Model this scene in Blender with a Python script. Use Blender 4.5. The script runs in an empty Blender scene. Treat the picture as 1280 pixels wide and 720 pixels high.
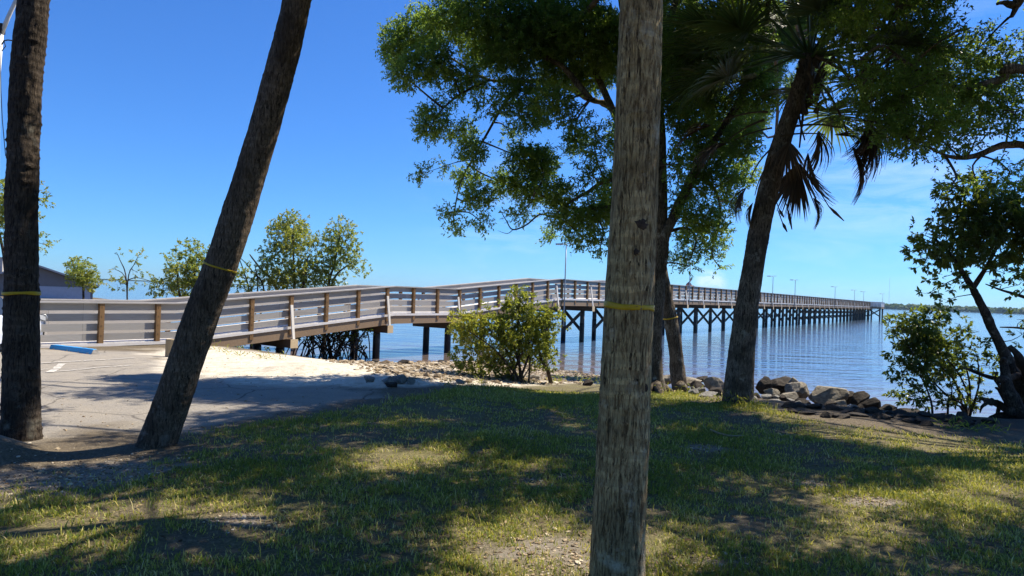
import bpy, math, random
import numpy as np
from mathutils import Vector, Matrix

random.seed(7)
RNG = np.random.default_rng(11)
SC = bpy.context.scene
COL = SC.collection
R = math.radians

# ------------------------------------------------------------------ camera
CAM_Z = 1.6
F = 853.0
ROLL = math.atan(0.0365)
PITCH = 7.5 / F
cr, sr = math.cos(ROLL), math.sin(ROLL)
fwd = Vector((0, math.cos(PITCH), math.sin(PITCH)))
up0 = Vector((0, -math.sin(PITCH), math.cos(PITCH)))
rt0 = Vector((1, 0, 0))
c_right = rt0 * cr + up0 * sr
c_up = up0 * cr - rt0 * sr
cam_d = bpy.data.cameras.new("camera")
cam = bpy.data.objects.new("camera", cam_d)
COL.objects.link(cam)
cam_d.sensor_width = 36.0
cam_d.lens = 36.0 * F / 1280.0
cam_d.clip_start = 0.05
cam_d.clip_end = 20000.0
m = Matrix((c_right, c_up, -fwd)).transposed().to_4x4()
m.translation = Vector((0, 0, CAM_Z))
cam.matrix_world = m
SC.camera = cam


def at(px, py, d):
    """point seen at photo pixel (px,py) at depth d metres"""
    v = fwd + c_right * ((px - 640) / F) - c_up * ((py - 360) / F)
    return Vector((0, 0, CAM_Z)) + v * d


def smooth(a, b, x):
    t = np.clip((x - a) / (b - a), 0, 1)
    return t * t * (3 - 2 * t)


# ------------------------------------------------------------------ noise
def _hash(ix, iy, iz, seed):
    h = (ix.astype(np.int64) * 374761393 + iy.astype(np.int64) * 668265263 + iz.astype(np.int64) * 2147483647 + seed * 974634777) & 0xFFFFFFFF
    h = ((h ^ (h >> 13)) * 1274126177) & 0xFFFFFFFF
    h = ((h ^ (h >> 16)) * 2246822519) & 0xFFFFFFFF
    return ((h ^ (h >> 15)) & 0xFFFFFF) / float(0xFFFFFF)


def vnoise(p, seed=0):
    p = np.asarray(p, dtype=float)
    i = np.floor(p).astype(np.int64)
    f = p - i
    f = f * f * (3 - 2 * f)
    out = 0
    for dx in (0, 1):
        wx = f[:, 0] if dx else 1 - f[:, 0]
        for dy in (0, 1):
            wy = f[:, 1] if dy else 1 - f[:, 1]
            for dz in (0, 1):
                wz = f[:, 2] if dz else 1 - f[:, 2]
                out = out + wx * wy * wz * _hash(i[:, 0] + dx, i[:, 1] + dy, i[:, 2] + dz, seed)
    return out * 2 - 1


def fbm(p, octaves=3, seed=0):
    p = np.asarray(p, dtype=float)
    a, s, t = 1.0, 0, 0
    for k in range(octaves):
        s = s + a * vnoise(p * (2 ** k), seed + k)
        t += a
        a *= 0.5
    return s / t


def n2(x, y, sc, seed=0, octv=3):
    return fbm(np.stack([x * sc, y * sc, np.zeros_like(x)], 1), octv, seed)


# ------------------------------------------------------------------ terrain
WATER_Z = -1.2
SHORE = np.array([(-400, 160), (-60, 92), (-36.5, 74), (-37, 54), (-24, 38), (-14, 30.5), (-8.8, 26.6), (-4.5, 26.2), (-2.2, 27.6),
                  (0.3, 27.0), (2.6, 25.0), (4.6, 21.6), (6.4, 18.8), (8.5, 17.2), (10.5, 17.2), (14, 17.0), (22, 15.2), (60, 10), (400, -20)], float)


def seg_dist(x, y, poly, closed):
    best = np.full(x.shape, 1e9)
    n = len(poly)
    for k in range(n if closed else n - 1):
        a, b = poly[k], poly[(k + 1) % n]
        ab = b - a
        t = np.clip(((x - a[0]) * ab[0] + (y - a[1]) * ab[1]) / (ab @ ab), 0, 1)
        best = np.minimum(best, np.hypot(x - a[0] - t * ab[0], y - a[1] - t * ab[1]))
    return best


def inside(x, y, poly):
    c = np.zeros(x.shape, bool)
    n = len(poly)
    for k in range(n):
        x1, y1 = poly[k]
        x2, y2 = poly[(k + 1) % n]
        if y1 == y2:
            continue
        hit = ((y1 > y) != (y2 > y)) & (x < (x2 - x1) * (y - y1) / (y2 - y1) + x1)
        c ^= hit
    return c


LANDP = np.vstack([SHORE, [(400, -400), (-400, -400)]])


def shore_sd(x, y):
    d = seg_dist(x, y, SHORE, False)
    return np.where(inside(x, y, LANDP), d, -d)


def height(x, y):
    x = np.asarray(x, float)
    y = np.asarray(y, float)
    s = shore_sd(x, y) + 0.35 * n2(x, y, 0.35, 5)
    L = 6.2 + 3.8 * smooth(5.0, 0.0, x) - 3.4 * smooth(-4.0, -9.0, x)
    lawn = -0.012 * np.clip(y, 0, 20) + 0.03 * n2(x, y, 0.45, 3)
    t = np.clip(s / L, 0, 1)
    base = np.where(s < 0, -1.2 + np.clip(s * 0.10, -2.2, 0), -1.2 + (lawn + 1.2) * (0.55 * t + 0.45 * t * t * (3 - 2 * t)))
    # worn hollow tracks and small bumps
    base = base + 0.012 * n2(x, y, 2.2, 8) * smooth(0, 1.5, s)
    # sand hump
    base = base + 0.16 * np.exp(-(((x + 4.3) / 0.9) ** 2 + ((y - 14.2) / 0.5) ** 2))
    # soil swelling at the foot of the left palm
    base = base + 0.26 * np.exp(-(((x + 4.75) / 0.42) ** 2 + ((y - 6.15) / 0.42) ** 2))
    return base


def hz(x, y):
    return float(height(np.array([x], float), np.array([y], float))[0])


def ground(px, py):
    v = fwd + c_right * ((px - 640) / F) - c_up * ((py - 360) / F)
    z = 0.0
    for _ in range(14):
        t = (z - CAM_Z) / v.z
        p = Vector((0, 0, CAM_Z)) + v * t
        z = 0.5 * z + 0.5 * hz(p.x, p.y)
    return p


def gpoly(pts):
    return np.array([tuple(ground(*p))[:2] for p in pts])


# ------------------------------------------------------------------ nodes / materials
def mat(name):
    mt = bpy.data.materials.new(name)
    mt.use_nodes = True
    nt = mt.node_tree
    nt.nodes.clear()
    out = nt.nodes.new("ShaderNodeOutputMaterial")
    return mt, nt, out


class NT:
    def __init__(s, nt):
        s.nt = nt

    def n(s, typ, **kw):
        nd = s.nt.nodes.new("ShaderNode" + typ)
        for k, v in kw.items():
            if k == "ins":
                for a, b in v.items():
                    sock = nd.inputs[a]
                    if isinstance(b, bpy.types.NodeSocket):
                        s.nt.links.new(b, sock)
                    else:
                        sock.default_value = b
            else:
                setattr(nd, k, v)
        return nd

    def link(s, a, b):
        s.nt.links.new(a, b)

    def noise(s, scale, vec=None, detail=4, rough=0.6, dist=0.0):
        nd = s.n("TexNoise", ins={"Scale": scale, "Detail": detail, "Roughness": rough, "Distortion": dist})
        if vec is not None:
            s.link(vec, nd.inputs["Vector"])
        return nd.outputs["Fac"]

    def ramp(s, fac, stops, interp='LINEAR'):
        nd = s.n("ValToRGB")
        s.link(fac, nd.inputs[0])
        e = nd.color_ramp.elements
        nd.color_ramp.interpolation = interp
        while len(e) < len(stops):
            e.new(0.5)
        for el, (p, c) in zip(e, stops):
            el.position = p
            el.color = (c[0], c[1], c[2], 1) if not isinstance(c, (int, float)) else (c, c, c, 1)
        return nd.outputs["Color"]

    def mix(s, fac, a, b, mode='MIX'):
        nd = s.n("MixRGB", blend_type=mode)
        for sock, v in zip(nd.inputs, (fac, a, b)):
            if isinstance(v, bpy.types.NodeSocket):
                s.link(v, sock)
            elif isinstance(v, (int, float)):
                sock.default_value = v if sock.type == 'VALUE' else (v, v, v, 1)
            else:
                sock.default_value = (v[0], v[1], v[2], 1)
        return nd.outputs[0]

    def math(s, op, a, b=0.0):
        nd = s.n("Math", operation=op)
        for sock, v in zip(nd.inputs, (a, b)):
            if isinstance(v, bpy.types.NodeSocket):
                s.link(v, sock)
            else:
                sock.default_value = v
        return nd.outputs[0]

    def mapv(s, vec, scale=(1, 1, 1), rot=(0, 0, 0), loc=(0, 0, 0)):
        nd = s.n("Mapping", ins={"Vector": vec, "Scale": scale, "Rotation": rot, "Location": loc})
        return nd.outputs[0]

    def bump(s, h, strength=0.4, dist=0.02, normal=None):
        nd = s.n("Bump", ins={"Strength": strength, "Distance": dist, "Height": h})
        if normal is not None:
            s.link(normal, nd.inputs["Normal"])
        return nd.outputs[0]

    def principled(s, out, color, rough=0.7, normal=None, spec=0.3, metallic=0.0):
        nd = s.n("BsdfPrincipled")
        nd.inputs["Specular IOR Level"].default_value = spec
        nd.inputs["Metallic"].default_value = metallic
        for key, v in (("Base Color", color), ("Roughness", rough)):
            if isinstance(v, bpy.types.NodeSocket):
                s.link(v, nd.inputs[key])
            elif isinstance(v, (int, float)):
                nd.inputs[key].default_value = v
            else:
                nd.inputs[key].default_value = (v[0], v[1], v[2], 1)
        if normal is not None:
            s.link(normal, nd.inputs["Normal"])
        if out is not None:
            s.link(nd.outputs[0], out.inputs[0])
        return nd


def simple_mat(name, color, rough=0.7, var=0.15, scale=6.0, bump=0.15, stretch=(1, 1, 1), spec=0.3, metallic=0.0, dark=None):
    mt, nt, out = mat(name)
    g = NT(nt)
    tc = g.n("TexCoord").outputs["Object"]
    v = g.mapv(tc, stretch)
    nz = g.noise(scale, v, 5, 0.65)
    c = Vector(color)
    d = Vector(dark) if dark else c * (1 - 2 * var)
    colr = g.ramp(nz, [(0.3, tuple(d)), (0.7, tuple(c * (1 + var)))])
    nm = g.bump(nz, bump, 0.01) if bump > 0 else None
    g.principled(out, colr, rough, nm, spec, metallic)
    return mt


def wood_mat(name, light, dark, scale=1.0, axis=0, rough=0.75):
    """boards with grain running along the object's axis"""
    mt, nt, out = mat(name)
    g = NT(nt)
    tc = g.n("TexCoord").outputs["Object"]
    st = [28, 28, 28]
    st[axis] = 1.2
    v = g.mapv(tc, st)
    a = g.noise(scale, v, 6, 0.7, 0.3)
    b = g.noise(0.9, tc, 3, 0.5)
    c1 = g.ramp(a, [(0.25, dark), (0.75, light)])
    c2 = g.mix(g.ramp(b, [(0.35, 0.0), (0.7, 0.55)]), c1, tuple(x * 0.62 for x in light))
    g.principled(out, c2, rough, g.bump(a, 0.3, 0.006), 0.25)
    return mt


def leaf_mat(name, stops, trans=0.45, rough=0.5, tcol=(0.30, 0.42, 0.05)):
    mt, nt, out = mat(name)
    g = NT(nt)
    at_ = g.n("Attribute", attribute_name="tint").outputs["Fac"]
    col = g.ramp(at_, stops)
    p = g.principled(None, col, rough, None, 0.35)
    t = g.n("BsdfTranslucent")
    g.link(g.mix(0.72, col, tcol), t.inputs["Color"])
    mx = g.n("MixShader", ins={0: trans, 1: p.outputs[0], 2: t.outputs[0]})
    g.link(mx.outputs[0], out.inputs[0])
    return mt


def bark_mat(name, light, dark, crack, vscale=1.0, ring=0.0, lichen=None, bs=0.9, mot=0.75):
    """vertical fibres, dark splits, faint rings of leaf scars"""
    mt, nt, out = mat(name)
    g = NT(nt)
    tc = g.n("TexCoord").outputs["Object"]
    v1 = g.mapv(tc, (66 * vscale, 66 * vscale, 11 * vscale))
    a = g.noise(1.0, v1, 7, 0.72, 0.5)
    v2 = g.mapv(tc, (40 * vscale, 40 * vscale, 6 * vscale), loc=(3, 1, 7))
    b = g.noise(1.0, v2, 5, 0.65, 0.8)
    c = g.noise(2.6, tc, 4, 0.6)
    f = g.noise(90.0, tc, 2, 0.6)
    col = g.ramp(a, [(0.40, tuple(x * 0.5 for x in dark)), (0.50, tuple((x + y) / 2 for x, y in zip(light, dark))), (0.585, light)])
    col = g.mix(g.ramp(b, [(0.385, 0.95), (0.445, 0.0)]), col, crack)
    col = g.mix(g.ramp(c, [(0.38, mot), (0.58, 0.0)]), col, tuple(x * 0.5 for x in dark))
    col = g.mix(g.math('MULTIPLY', f, 0.35), col, g.mix(1.0, col, 0.55, 'MULTIPLY'))
    if lichen:
        l = g.noise(4.5, g.mapv(tc, loc=(9, 4, 2)), 5, 0.7)
        col = g.mix(g.ramp(l, [(0.58, 0.0), (0.70, 0.8)]), col, lichen)
    h = g.math('ADD', g.math('MULTIPLY', a, 0.6), b)
    h = g.math('ADD', h, g.math('MULTIPLY', f, 0.25))
    if ring:
        sep = g.n("SeparateXYZ", ins={0: tc})
        wob = g.math('MULTIPLY', g.noise(3.0, tc, 3), 0.09)
        zz = g.math('ADD', sep.outputs[2], wob)
        sn = g.math('SINE', g.math('MULTIPLY', zz, 2 * math.pi / 0.075))
        h = g.math('ADD', h, g.math('MULTIPLY', sn, ring))
        col = g.mix(g.math('MULTIPLY', g.ramp(sn, [(0.0, 0.5), (0.4, 0.0)]), g.ramp(c, [(0.4, 0.0), (0.6, 1.0)])), col, dark)
    g.principled(out, col, 0.9, g.bump(h, bs, 0.02), 0.15)
    return mt


M = {}
M['bark_palm'] = bark_mat("palm_bark_grey", (0.88, 0.66, 0.34), (0.31, 0.205, 0.10), (0.030, 0.020, 0.012), 1.0, 0.06, (0.66, 0.58, 0.42), 1.5, 0.62)
M['bark_palm_brown'] = bark_mat("palm_bark_brown", (0.27, 0.205, 0.145), (0.10, 0.072, 0.048), (0.022, 0.016, 0.011), 1.1, 0.05, (0.22, 0.20, 0.17), 1.2)
M['bark_palm_dark'] = bark_mat("palm_bark_dark", (0.15, 0.115, 0.085), (0.055, 0.041, 0.030), (0.014, 0.010, 0.008), 1.1, 0.08, (0.17, 0.16, 0.13), 1.2)
M['bark_oak'] = bark_mat("tree_bark", (0.25, 0.205, 0.15), (0.09, 0.068, 0.047), (0.025, 0.018, 0.012), 1.0, 0, (0.33, 0.31, 0.25))
M['bark_dark'] = bark_mat("tree_bark_dark", (0.13, 0.10, 0.075), (0.045, 0.034, 0.025), (0.015, 0.011, 0.008), 1.2, 0, (0.25, 0.23, 0.18))
M['leaf_oak'] = leaf_mat("oak_leaf", [(0.0, (0.036, 0.072, 0.015)), (0.5, (0.082, 0.148, 0.027)), (0.88, (0.15, 0.22, 0.042)), (1.0, (0.26, 0.235, 0.06))], 0.50, 0.45, (0.46, 0.64, 0.085))
M['leaf_mangrove'] = leaf_mat("mangrove_leaf", [(0.0, (0.045, 0.085, 0.018)), (0.4, (0.10, 0.16, 0.032)), (0.75, (0.21, 0.25, 0.05)), (1.0, (0.36, 0.32, 0.07))], 0.45, 0.4, (0.52, 0.58, 0.08))
M['leaf_bush'] = leaf_mat("bush_leaf", [(0.0, (0.03, 0.06, 0.013)), (0.4, (0.075, 0.125, 0.022)), (0.75, (0.21, 0.24, 0.04)), (1.0, (0.42, 0.34, 0.06))], 0.45, 0.42, (0.55, 0.58, 0.06))
M['leaf_dark'] = leaf_mat("shore_leaf", [(0.0, (0.025, 0.05, 0.012)), (0.6, (0.06, 0.10, 0.022)), (1.0, (0.17, 0.19, 0.035))], 0.40, 0.35, (0.40, 0.48, 0.05))
M['frond'] = leaf_mat("palm_frond_green", [(0.0, (0.03, 0.055, 0.015)), (0.7, (0.06, 0.10, 0.028)), (1.0, (0.12, 0.13, 0.04))], 0.30, 0.45, (0.2, 0.28, 0.05))
M['frond_dead'] = leaf_mat("palm_frond_dead", [(0.0, (0.035, 0.026, 0.018)), (0.6, (0.075, 0.055, 0.037)), (1.0, (0.16, 0.115, 0.07))], 0.15, 0.8, (0.16, 0.10, 0.05))
M['grass'] = leaf_mat("grass_blade", [(0.0, (0.065, 0.11, 0.012)), (0.36, (0.14, 0.205, 0.024)), (0.58, (0.32, 0.35, 0.055)), (0.78, (0.62, 0.51, 0.16)), (1.0, (0.74, 0.62, 0.32))], 0.35, 0.5, (0.60, 0.56, 0.08))
M['litter'] = leaf_mat("dead_leaf", [(0.0, (0.06, 0.04, 0.022)), (0.5, (0.16, 0.10, 0.05)), (1.0, (0.36, 0.27, 0.16))], 0.1, 0.8, (0.25, 0.15, 0.06))
M['rail'] = simple_mat("composite_board", (0.335, 0.315, 0.29), 0.6, 0.10, 3.0, 0.05, (1, 1, 1))
def board_mat(name, base):
    mt, nt, out = mat(name)
    g = NT(nt)
    tc = g.n("TexCoord").outputs["Object"]
    al = g.n("VectorMath", operation='DOT_PRODUCT', ins={0: tc, 1: (0.5635, 0.8261, 0.0)}).outputs["Value"]
    sp = g.n("SeparateXYZ", ins={0: tc})
    cell = g.math('FLOOR', g.math('DIVIDE', al, 3.08))
    row = g.math('FLOOR', g.math('DIVIDE', g.math('SUBTRACT', sp.outputs[2], g.math('MULTIPLY', al, 0.0)), 0.27))
    wn = g.n("TexWhiteNoise", noise_dimensions='2D')
    cv = g.n("CombineXYZ", ins={0: cell, 1: row})
    g.link(cv.outputs[0], wn.inputs["Vector"])
    grain = g.noise(1.0, g.mapv(tc, (3.0, 3.0, 60.0)), 5, 0.65)
    stain = g.noise(1.3, g.mapv(tc, (1.0, 1.0, 3.0)), 4, 0.6)
    c = g.mix(wn.outputs["Value"], tuple(x * 0.84 for x in base), tuple(min(1, x * 1.13) for x in base))
    c = g.mix(g.ramp(grain, [(0.35, 0.35), (0.6, 0.0)]), c, tuple(x * 0.66 for x in base))
    c = g.mix(g.ramp(stain, [(0.56, 0.0), (0.72, 0.4)]), c, tuple(x * 0.6 for x in base))
    # butt joint between boards
    fr = g.math('FRACT', g.math('DIVIDE', al, 3.08))
    c = g.mix(g.ramp(fr, [(0.0, 0.9), (0.004, 0.0)]), c, (0.04, 0.035, 0.03))
    g.principled(out, c, 0.6, g.bump(grain, 0.1, 0.004), 0.3)
    return mt


M['rail'] = board_mat("composite_rail_board", (0.35, 0.33, 0.305))
M['trim'] = simple_mat("pale_deck_board", (0.74, 0.70, 0.66), 0.6, 0.06, 4.0, 0.05)
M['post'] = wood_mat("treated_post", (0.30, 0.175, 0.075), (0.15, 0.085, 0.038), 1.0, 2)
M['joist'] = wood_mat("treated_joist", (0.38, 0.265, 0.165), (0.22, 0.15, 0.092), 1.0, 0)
M['darkbeam'] = wood_mat("shaded_beam", (0.13, 0.085, 0.05), (0.07, 0.045, 0.028), 1.0, 0)  # beam colour darkened to carry the shade under the deck
M['endgrain'] = wood_mat("sunlit_beam_end", (0.80, 0.62, 0.38), (0.62, 0.46, 0.26), 0.6, 1)  # end grain painted pale to carry the sunlight on the beam ends
M['brace'] = wood_mat("pale_brace", (0.82, 0.78, 0.70), (0.68, 0.62, 0.54), 0.7, 2)
M['pilewood'] = wood_mat("pile_wood", (0.14, 0.11, 0.085), (0.06, 0.045, 0.035), 0.7, 2)
M['sleeve'] = simple_mat("black_pile_sleeve", (0.012, 0.013, 0.016), 0.45, 0.2, 4.0, 0.1)
M['tape'] = simple_mat("yellow_tape", (0.55, 0.36, 0.015), 0.45, 0.12, 9.0, 0.2)
M['metal'] = simple_mat("galvanised_metal", (0.42, 0.43, 0.44), 0.4, 0.1, 8.0, 0.05, metallic=0.6)
M['whitepaint'] = simple_mat("white_paint", (0.72, 0.72, 0.70), 0.5, 0.08, 7.0, 0.05)
M['black'] = simple_mat("black_rubber", (0.02, 0.02, 0.02), 0.7, 0.1, 9.0, 0.1)
M['bluepaint'] = simple_mat("blue_paint", (0.03, 0.27, 0.62), 0.6, 0.12, 9.0, 0.25)
M['concrete'] = simple_mat("concrete", (0.42, 0.39, 0.35), 0.9, 0.2, 14.0, 0.5)
M['timber'] = wood_mat("weathered_timber", (0.42, 0.33, 0.20), (0.20, 0.15, 0.085), 0.8, 2)


# ------------------------------------------------------------------ object helpers
def tag(o, label=None, cat=None, group=None, kind=None):
    if label:
        o['label'] = label
    if cat:
        o['category'] = cat
    if group:
        o['group'] = group
    if kind:
        o['kind'] = kind
    return o


def empty(name, loc=(0, 0, 0)):
    o = bpy.data.objects.new(name, None)
    o.empty_display_size = 0.2
    COL.objects.link(o)
    o.location = loc
    return o


def link_mesh(name, me, mats, parent=None, loc=None):
    o = bpy.data.objects.new(name, me)
    for mm in (mats if isinstance(mats, (list, tuple)) else [mats]):
        me.materials.append(mm)
    COL.objects.link(o)
    if loc is not None:
        o.location = loc
    if parent is not None:
        o.parent = parent
    return o


class MB:
    """collects polygons, builds one mesh object"""

    def __init__(s):
        s.v = []
        s.f = []
        s.mi = []
        s.nv = 0
        s.att = []

    def add(s, verts, faces, mi=0, tint=None):
        verts = np.asarray(verts, float).reshape(-1, 3)
        faces = np.asarray(faces, dtype=np.int64)
        s.v.append(verts)
        s.f.append((faces + s.nv, mi))
        s.nv += len(verts)
        s.att.append(np.broadcast_to(np.asarray(0.5 if tint is None else tint, float), (len(verts),)))

    def box(s, c, ex, ey, ez, mi=0):
        """centre, three half-axis vectors"""
        c, ex, ey, ez = (np.asarray(a, float) for a in (c, ex, ey, ez))
        sg = np.array([(-1, -1, -1), (1, -1, -1), (1, 1, -1), (-1, 1, -1), (-1, -1, 1), (1, -1, 1), (1, 1, 1), (-1, 1, 1)], float)
        v = c + sg[:, :1] * ex + sg[:, 1:2] * ey + sg[:, 2:] * ez
        f = [(0, 3, 2, 1), (4, 5, 6, 7), (0, 1, 5, 4), (1, 2, 6, 5), (2, 3, 7, 6), (3, 0, 4, 7)]
        s.add(v, f, mi)

    def beam(s, a, b, w, h, side=None, mi=0):
        a, b = np.asarray(a, float), np.asarray(b, float)
        d = b - a
        L = np.linalg.norm(d)
        d = d / L
        if side is None:
            side = np.cross(d, (0, 0, 1.0))
            if np.linalg.norm(side) < 1e-4:
                side = np.array((1.0, 0, 0))
        side = np.asarray(side, float)
        side = side / np.linalg.norm(side)
        upv = np.cross(side, d)
        s.box((a + b) / 2, d * L / 2, side * w / 2, upv * h / 2, mi)

    def tube(s, pts, radii, n=8, mi=0, cap=True, disp=None, tint=None):
        pts = np.asarray([tuple(p) for p in pts], float)
        radii = np.asarray(radii, float)
        k = len(pts)
        tan = np.zeros_like(pts)
        tan[1:-1] = pts[2:] - pts[:-2]
        tan[0] = pts[1] - pts[0]
        tan[-1] = pts[-1] - pts[-2]
        tan /= np.linalg.norm(tan, axis=1)[:, None] + 1e-12
        ref = np.array((1.0, 0.0, 0.0))
        if abs(tan[0] @ ref) > 0.9:
            ref = np.array((0.0, 1.0, 0.0))
        u = np.zeros_like(pts)
        for i in range(k):
            r_ = ref - tan[i] * (ref @ tan[i])
            r_ /= np.linalg.norm(r_) + 1e-12
            u[i] = r_
            ref = r_
        w = np.cross(tan, u)
        ang = np.arange(n) * 2 * math.pi / n
        ca, sa = np.cos(ang), np.sin(ang)
        dirs = u[:, None, :] * ca[None, :, None] + w[:, None, :] * sa[None, :, None]
        rr = radii[:, None] * np.ones((1, n))
        base = pts[:, None, :] + dirs * rr[:, :, None]
        if disp is not None:
            dd = disp(base.reshape(-1, 3), np.repeat(np.arange(k) / (k - 1.0), n)).reshape(k, n)
            base = base + dirs * dd[:, :, None]
        i, j = np.meshgrid(np.arange(k - 1), np.arange(n), indexing='ij')
        j2 = (j + 1) % n
        f = np.stack([i * n + j, i * n + j2, (i + 1) * n + j2, (i + 1) * n + j], -1).reshape(-1, 4)
        s.add(base.reshape(-1, 3), f, mi, tint)
        if cap:
            s.f.append((np.array([list(range(n))[::-1]]) + s.nv - k * n, mi))
            s.f.append((np.array([list(range(n))]) + s.nv - n, mi))

    def mesh(s, name, smooth_=False):
        me = bpy.data.meshes.new(name)
        V = np.concatenate(s.v)
        me.vertices.add(len(V))
        me.vertices.foreach_set("co", V.astype(np.float32).ravel())
        loops, tot, mis = [], [], []
        for f, mi in s.f:
            loops.append(f.ravel())
            tot.append(np.full(len(f), f.shape[1]))
            mis.append(np.full(len(f), mi))
        loops = np.concatenate(loops)
        tot = np.concatenate(tot)
        mis = np.concatenate(mis)
        me.loops.add(len(loops))
        me.loops.foreach_set("vertex_index", loops.astype(np.int32))
        me.polygons.add(len(tot))
        me.polygons.foreach_set("loop_start", np.concatenate([[0], np.cumsum(tot)[:-1]]).astype(np.int32))
        me.polygons.foreach_set("loop_total", tot.astype(np.int32))
        me.polygons.foreach_set("material_index", mis.astype(np.int32))
        me.polygons.foreach_set("use_smooth", np.full(len(tot), smooth_, dtype=bool))
        a = me.attributes.new("tint", 'FLOAT', 'POINT')
        a.data.foreach_set("value", np.concatenate(s.att).astype(np.float32))
        me.update(calc_edges=True)
        return me

    def build(s, name, mats, parent=None, smooth_=False, origin=None):
        if origin is not None:
            o_ = np.asarray(tuple(origin), float)
            s.v = [v - o_ for v in s.v]
        return link_mesh(name, s.mesh(name, smooth_), mats, parent, origin)


def resample(pts, radii, step):
    """Catmull-Rom resampling of a polyline"""
    P = np.asarray([tuple(p) for p in pts], float)
    rad = np.asarray(radii, float)
    out, ro = [], []
    n = len(P)
    for i in range(n - 1):
        p0, p1, p2, p3 = P[max(i - 1, 0)], P[i], P[i + 1], P[min(i + 2, n - 1)]
        L = np.linalg.norm(p2 - p1)
        k = max(1, int(math.ceil(L / step)))
        for q in range(k):
            t = q / k
            out.append(0.5 * ((2 * p1) + (-p0 + p2) * t + (2 * p0 - 5 * p1 + 4 * p2 - p3) * t * t + (-p0 + 3 * p1 - 3 * p2 + p3) * t ** 3))
            ro.append(rad[i] * (1 - t) + rad[i + 1] * t)
    out.append(P[-1])
    ro.append(rad[-1])
    return np.array(out), np.array(ro)


# ------------------------------------------------------------------ leaves
def rand_dirs(n, rng):
    v = rng.normal(size=(n, 3))
    return v / np.linalg.norm(v, axis=1)[:, None]


def leaves_mesh(mb, pos, axis, L, W, tint, rng, up_bias=0.35):
    """folded pointed leaves: each 4 corners + bent midrib (4 triangles)"""
    n = len(pos)
    nrm = rand_dirs(n, rng)
    nrm[:, 2] = np.abs(nrm[:, 2]) + up_bias
    side = np.cross(axis, nrm)
    side /= np.linalg.norm(side, axis=1)[:, None] + 1e-9
    nn = np.cross(side, axis)
    L = np.asarray(L)[:, None]
    W = np.asarray(W)[:, None]
    b = pos
    t = pos + axis * L - nn * L * 0.12
    mid = pos + axis * L * 0.52
    l = mid + side * W * 0.5 + nn * W * 0.16
    r = mid - side * W * 0.5 + nn * W * 0.16
    V = np.stack([b, r, t, l], 1).reshape(-1, 3)
    i = np.arange(n)[:, None] * 4
    Fc = np.concatenate([i + np.array([[0, 1, 2]]), i + np.array([[0, 2, 3]])], 0)
    mb.add(V, Fc, 0, np.repeat(tint, 4))


def foliage(blobs, d0, leaf_l, leaf_w, twig_l, per_twig, dens, rng, depth_scale=1.0, d_jit=0.5, tint_shift=0.0, tw=None, whorl=False, hollow=0.25):
    """blobs: (px,py,rx,ry,density[,depth offset]) in photo pixels -> leaves on twigs.
    returns MB of leaves and blob centres"""
    mb = MB()
    centres = []
    for bl in blobs:
        px, py, rx, ry, dn = bl[:5]
        dd = d0 + (bl[5] if len(bl) > 5 else rng.uniform(-d_jit, d_jit))
        c = np.array(tuple(at(px, py, dd)))
        s = dd / F
        ax = np.array([rx * s, 0.5 * (rx + ry) * s * depth_scale, ry * s])
        centres.append((c, ax))
        vol = 4.19 * ax[0] * ax[1] * ax[2]
        nt = max(2, int(dens * dn * vol ** 0.85))
        u = rand_dirs(nt, rng) * (hollow + (1 - hollow) * rng.random((nt, 1)) ** 0.6)
        # ragged outline
        wob = 0.93 + 0.30 * fbm(u * 1.7 + c, 2, 4)[:, None]
        o = c + u * ax * wob
        tdir = u * 0.9 + rand_dirs(nt, rng) * 0.8
        tdir[:, 2] -= 0.05
        tdir /= np.linalg.norm(tdir, axis=1)[:, None]
        tl = twig_l * rng.uniform(0.6, 1.3, nt)
        btint = rng.uniform(-0.16, 0.16)
        ttint = rng.uniform(0.0, 0.75, nt)
        if tw is not None:
            for q in range(nt):
                if rng.random() < 0.3:
                    tw.tube([o[q], o[q] + tdir[q] * tl[q]], [0.004, 0.002], 3, 0, False)
        k = per_twig
        f = (np.arange(k)[None, :] + rng.random((nt, k)) * 0.8) / k
        if whorl:
            f = 0.55 + 0.45 * f
        p = o[:, None, :] + tdir[:, None, :] * (f * tl[:, None])[:, :, None]
        la = tdir[:, None, :] * (0.5 if not whorl else 0.7) + rand_dirs(nt * k, rng).reshape(nt, k, 3) * 0.9
        la[:, :, 2] -= 0.12
        la /= np.linalg.norm(la, axis=2)[:, :, None]
        tt = np.clip(ttint[:, None] + btint + tint_shift + rng.normal(0, 0.13, (nt, k)), 0, 1)
        N = nt * k
        Ls = leaf_l * rng.uniform(0.65, 1.25, N)
        Ws = leaf_w * rng.uniform(0.7, 1.25, N)
        leaves_mesh(mb, p.reshape(N, 3), la.reshape(N, 3), Ls, Ws, tt.ravel(), rng)
    return mb, centres


def overhead(skel):
    return [p for p in skel if p[2] > 1.9 + 0.47 * p[1]]


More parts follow.
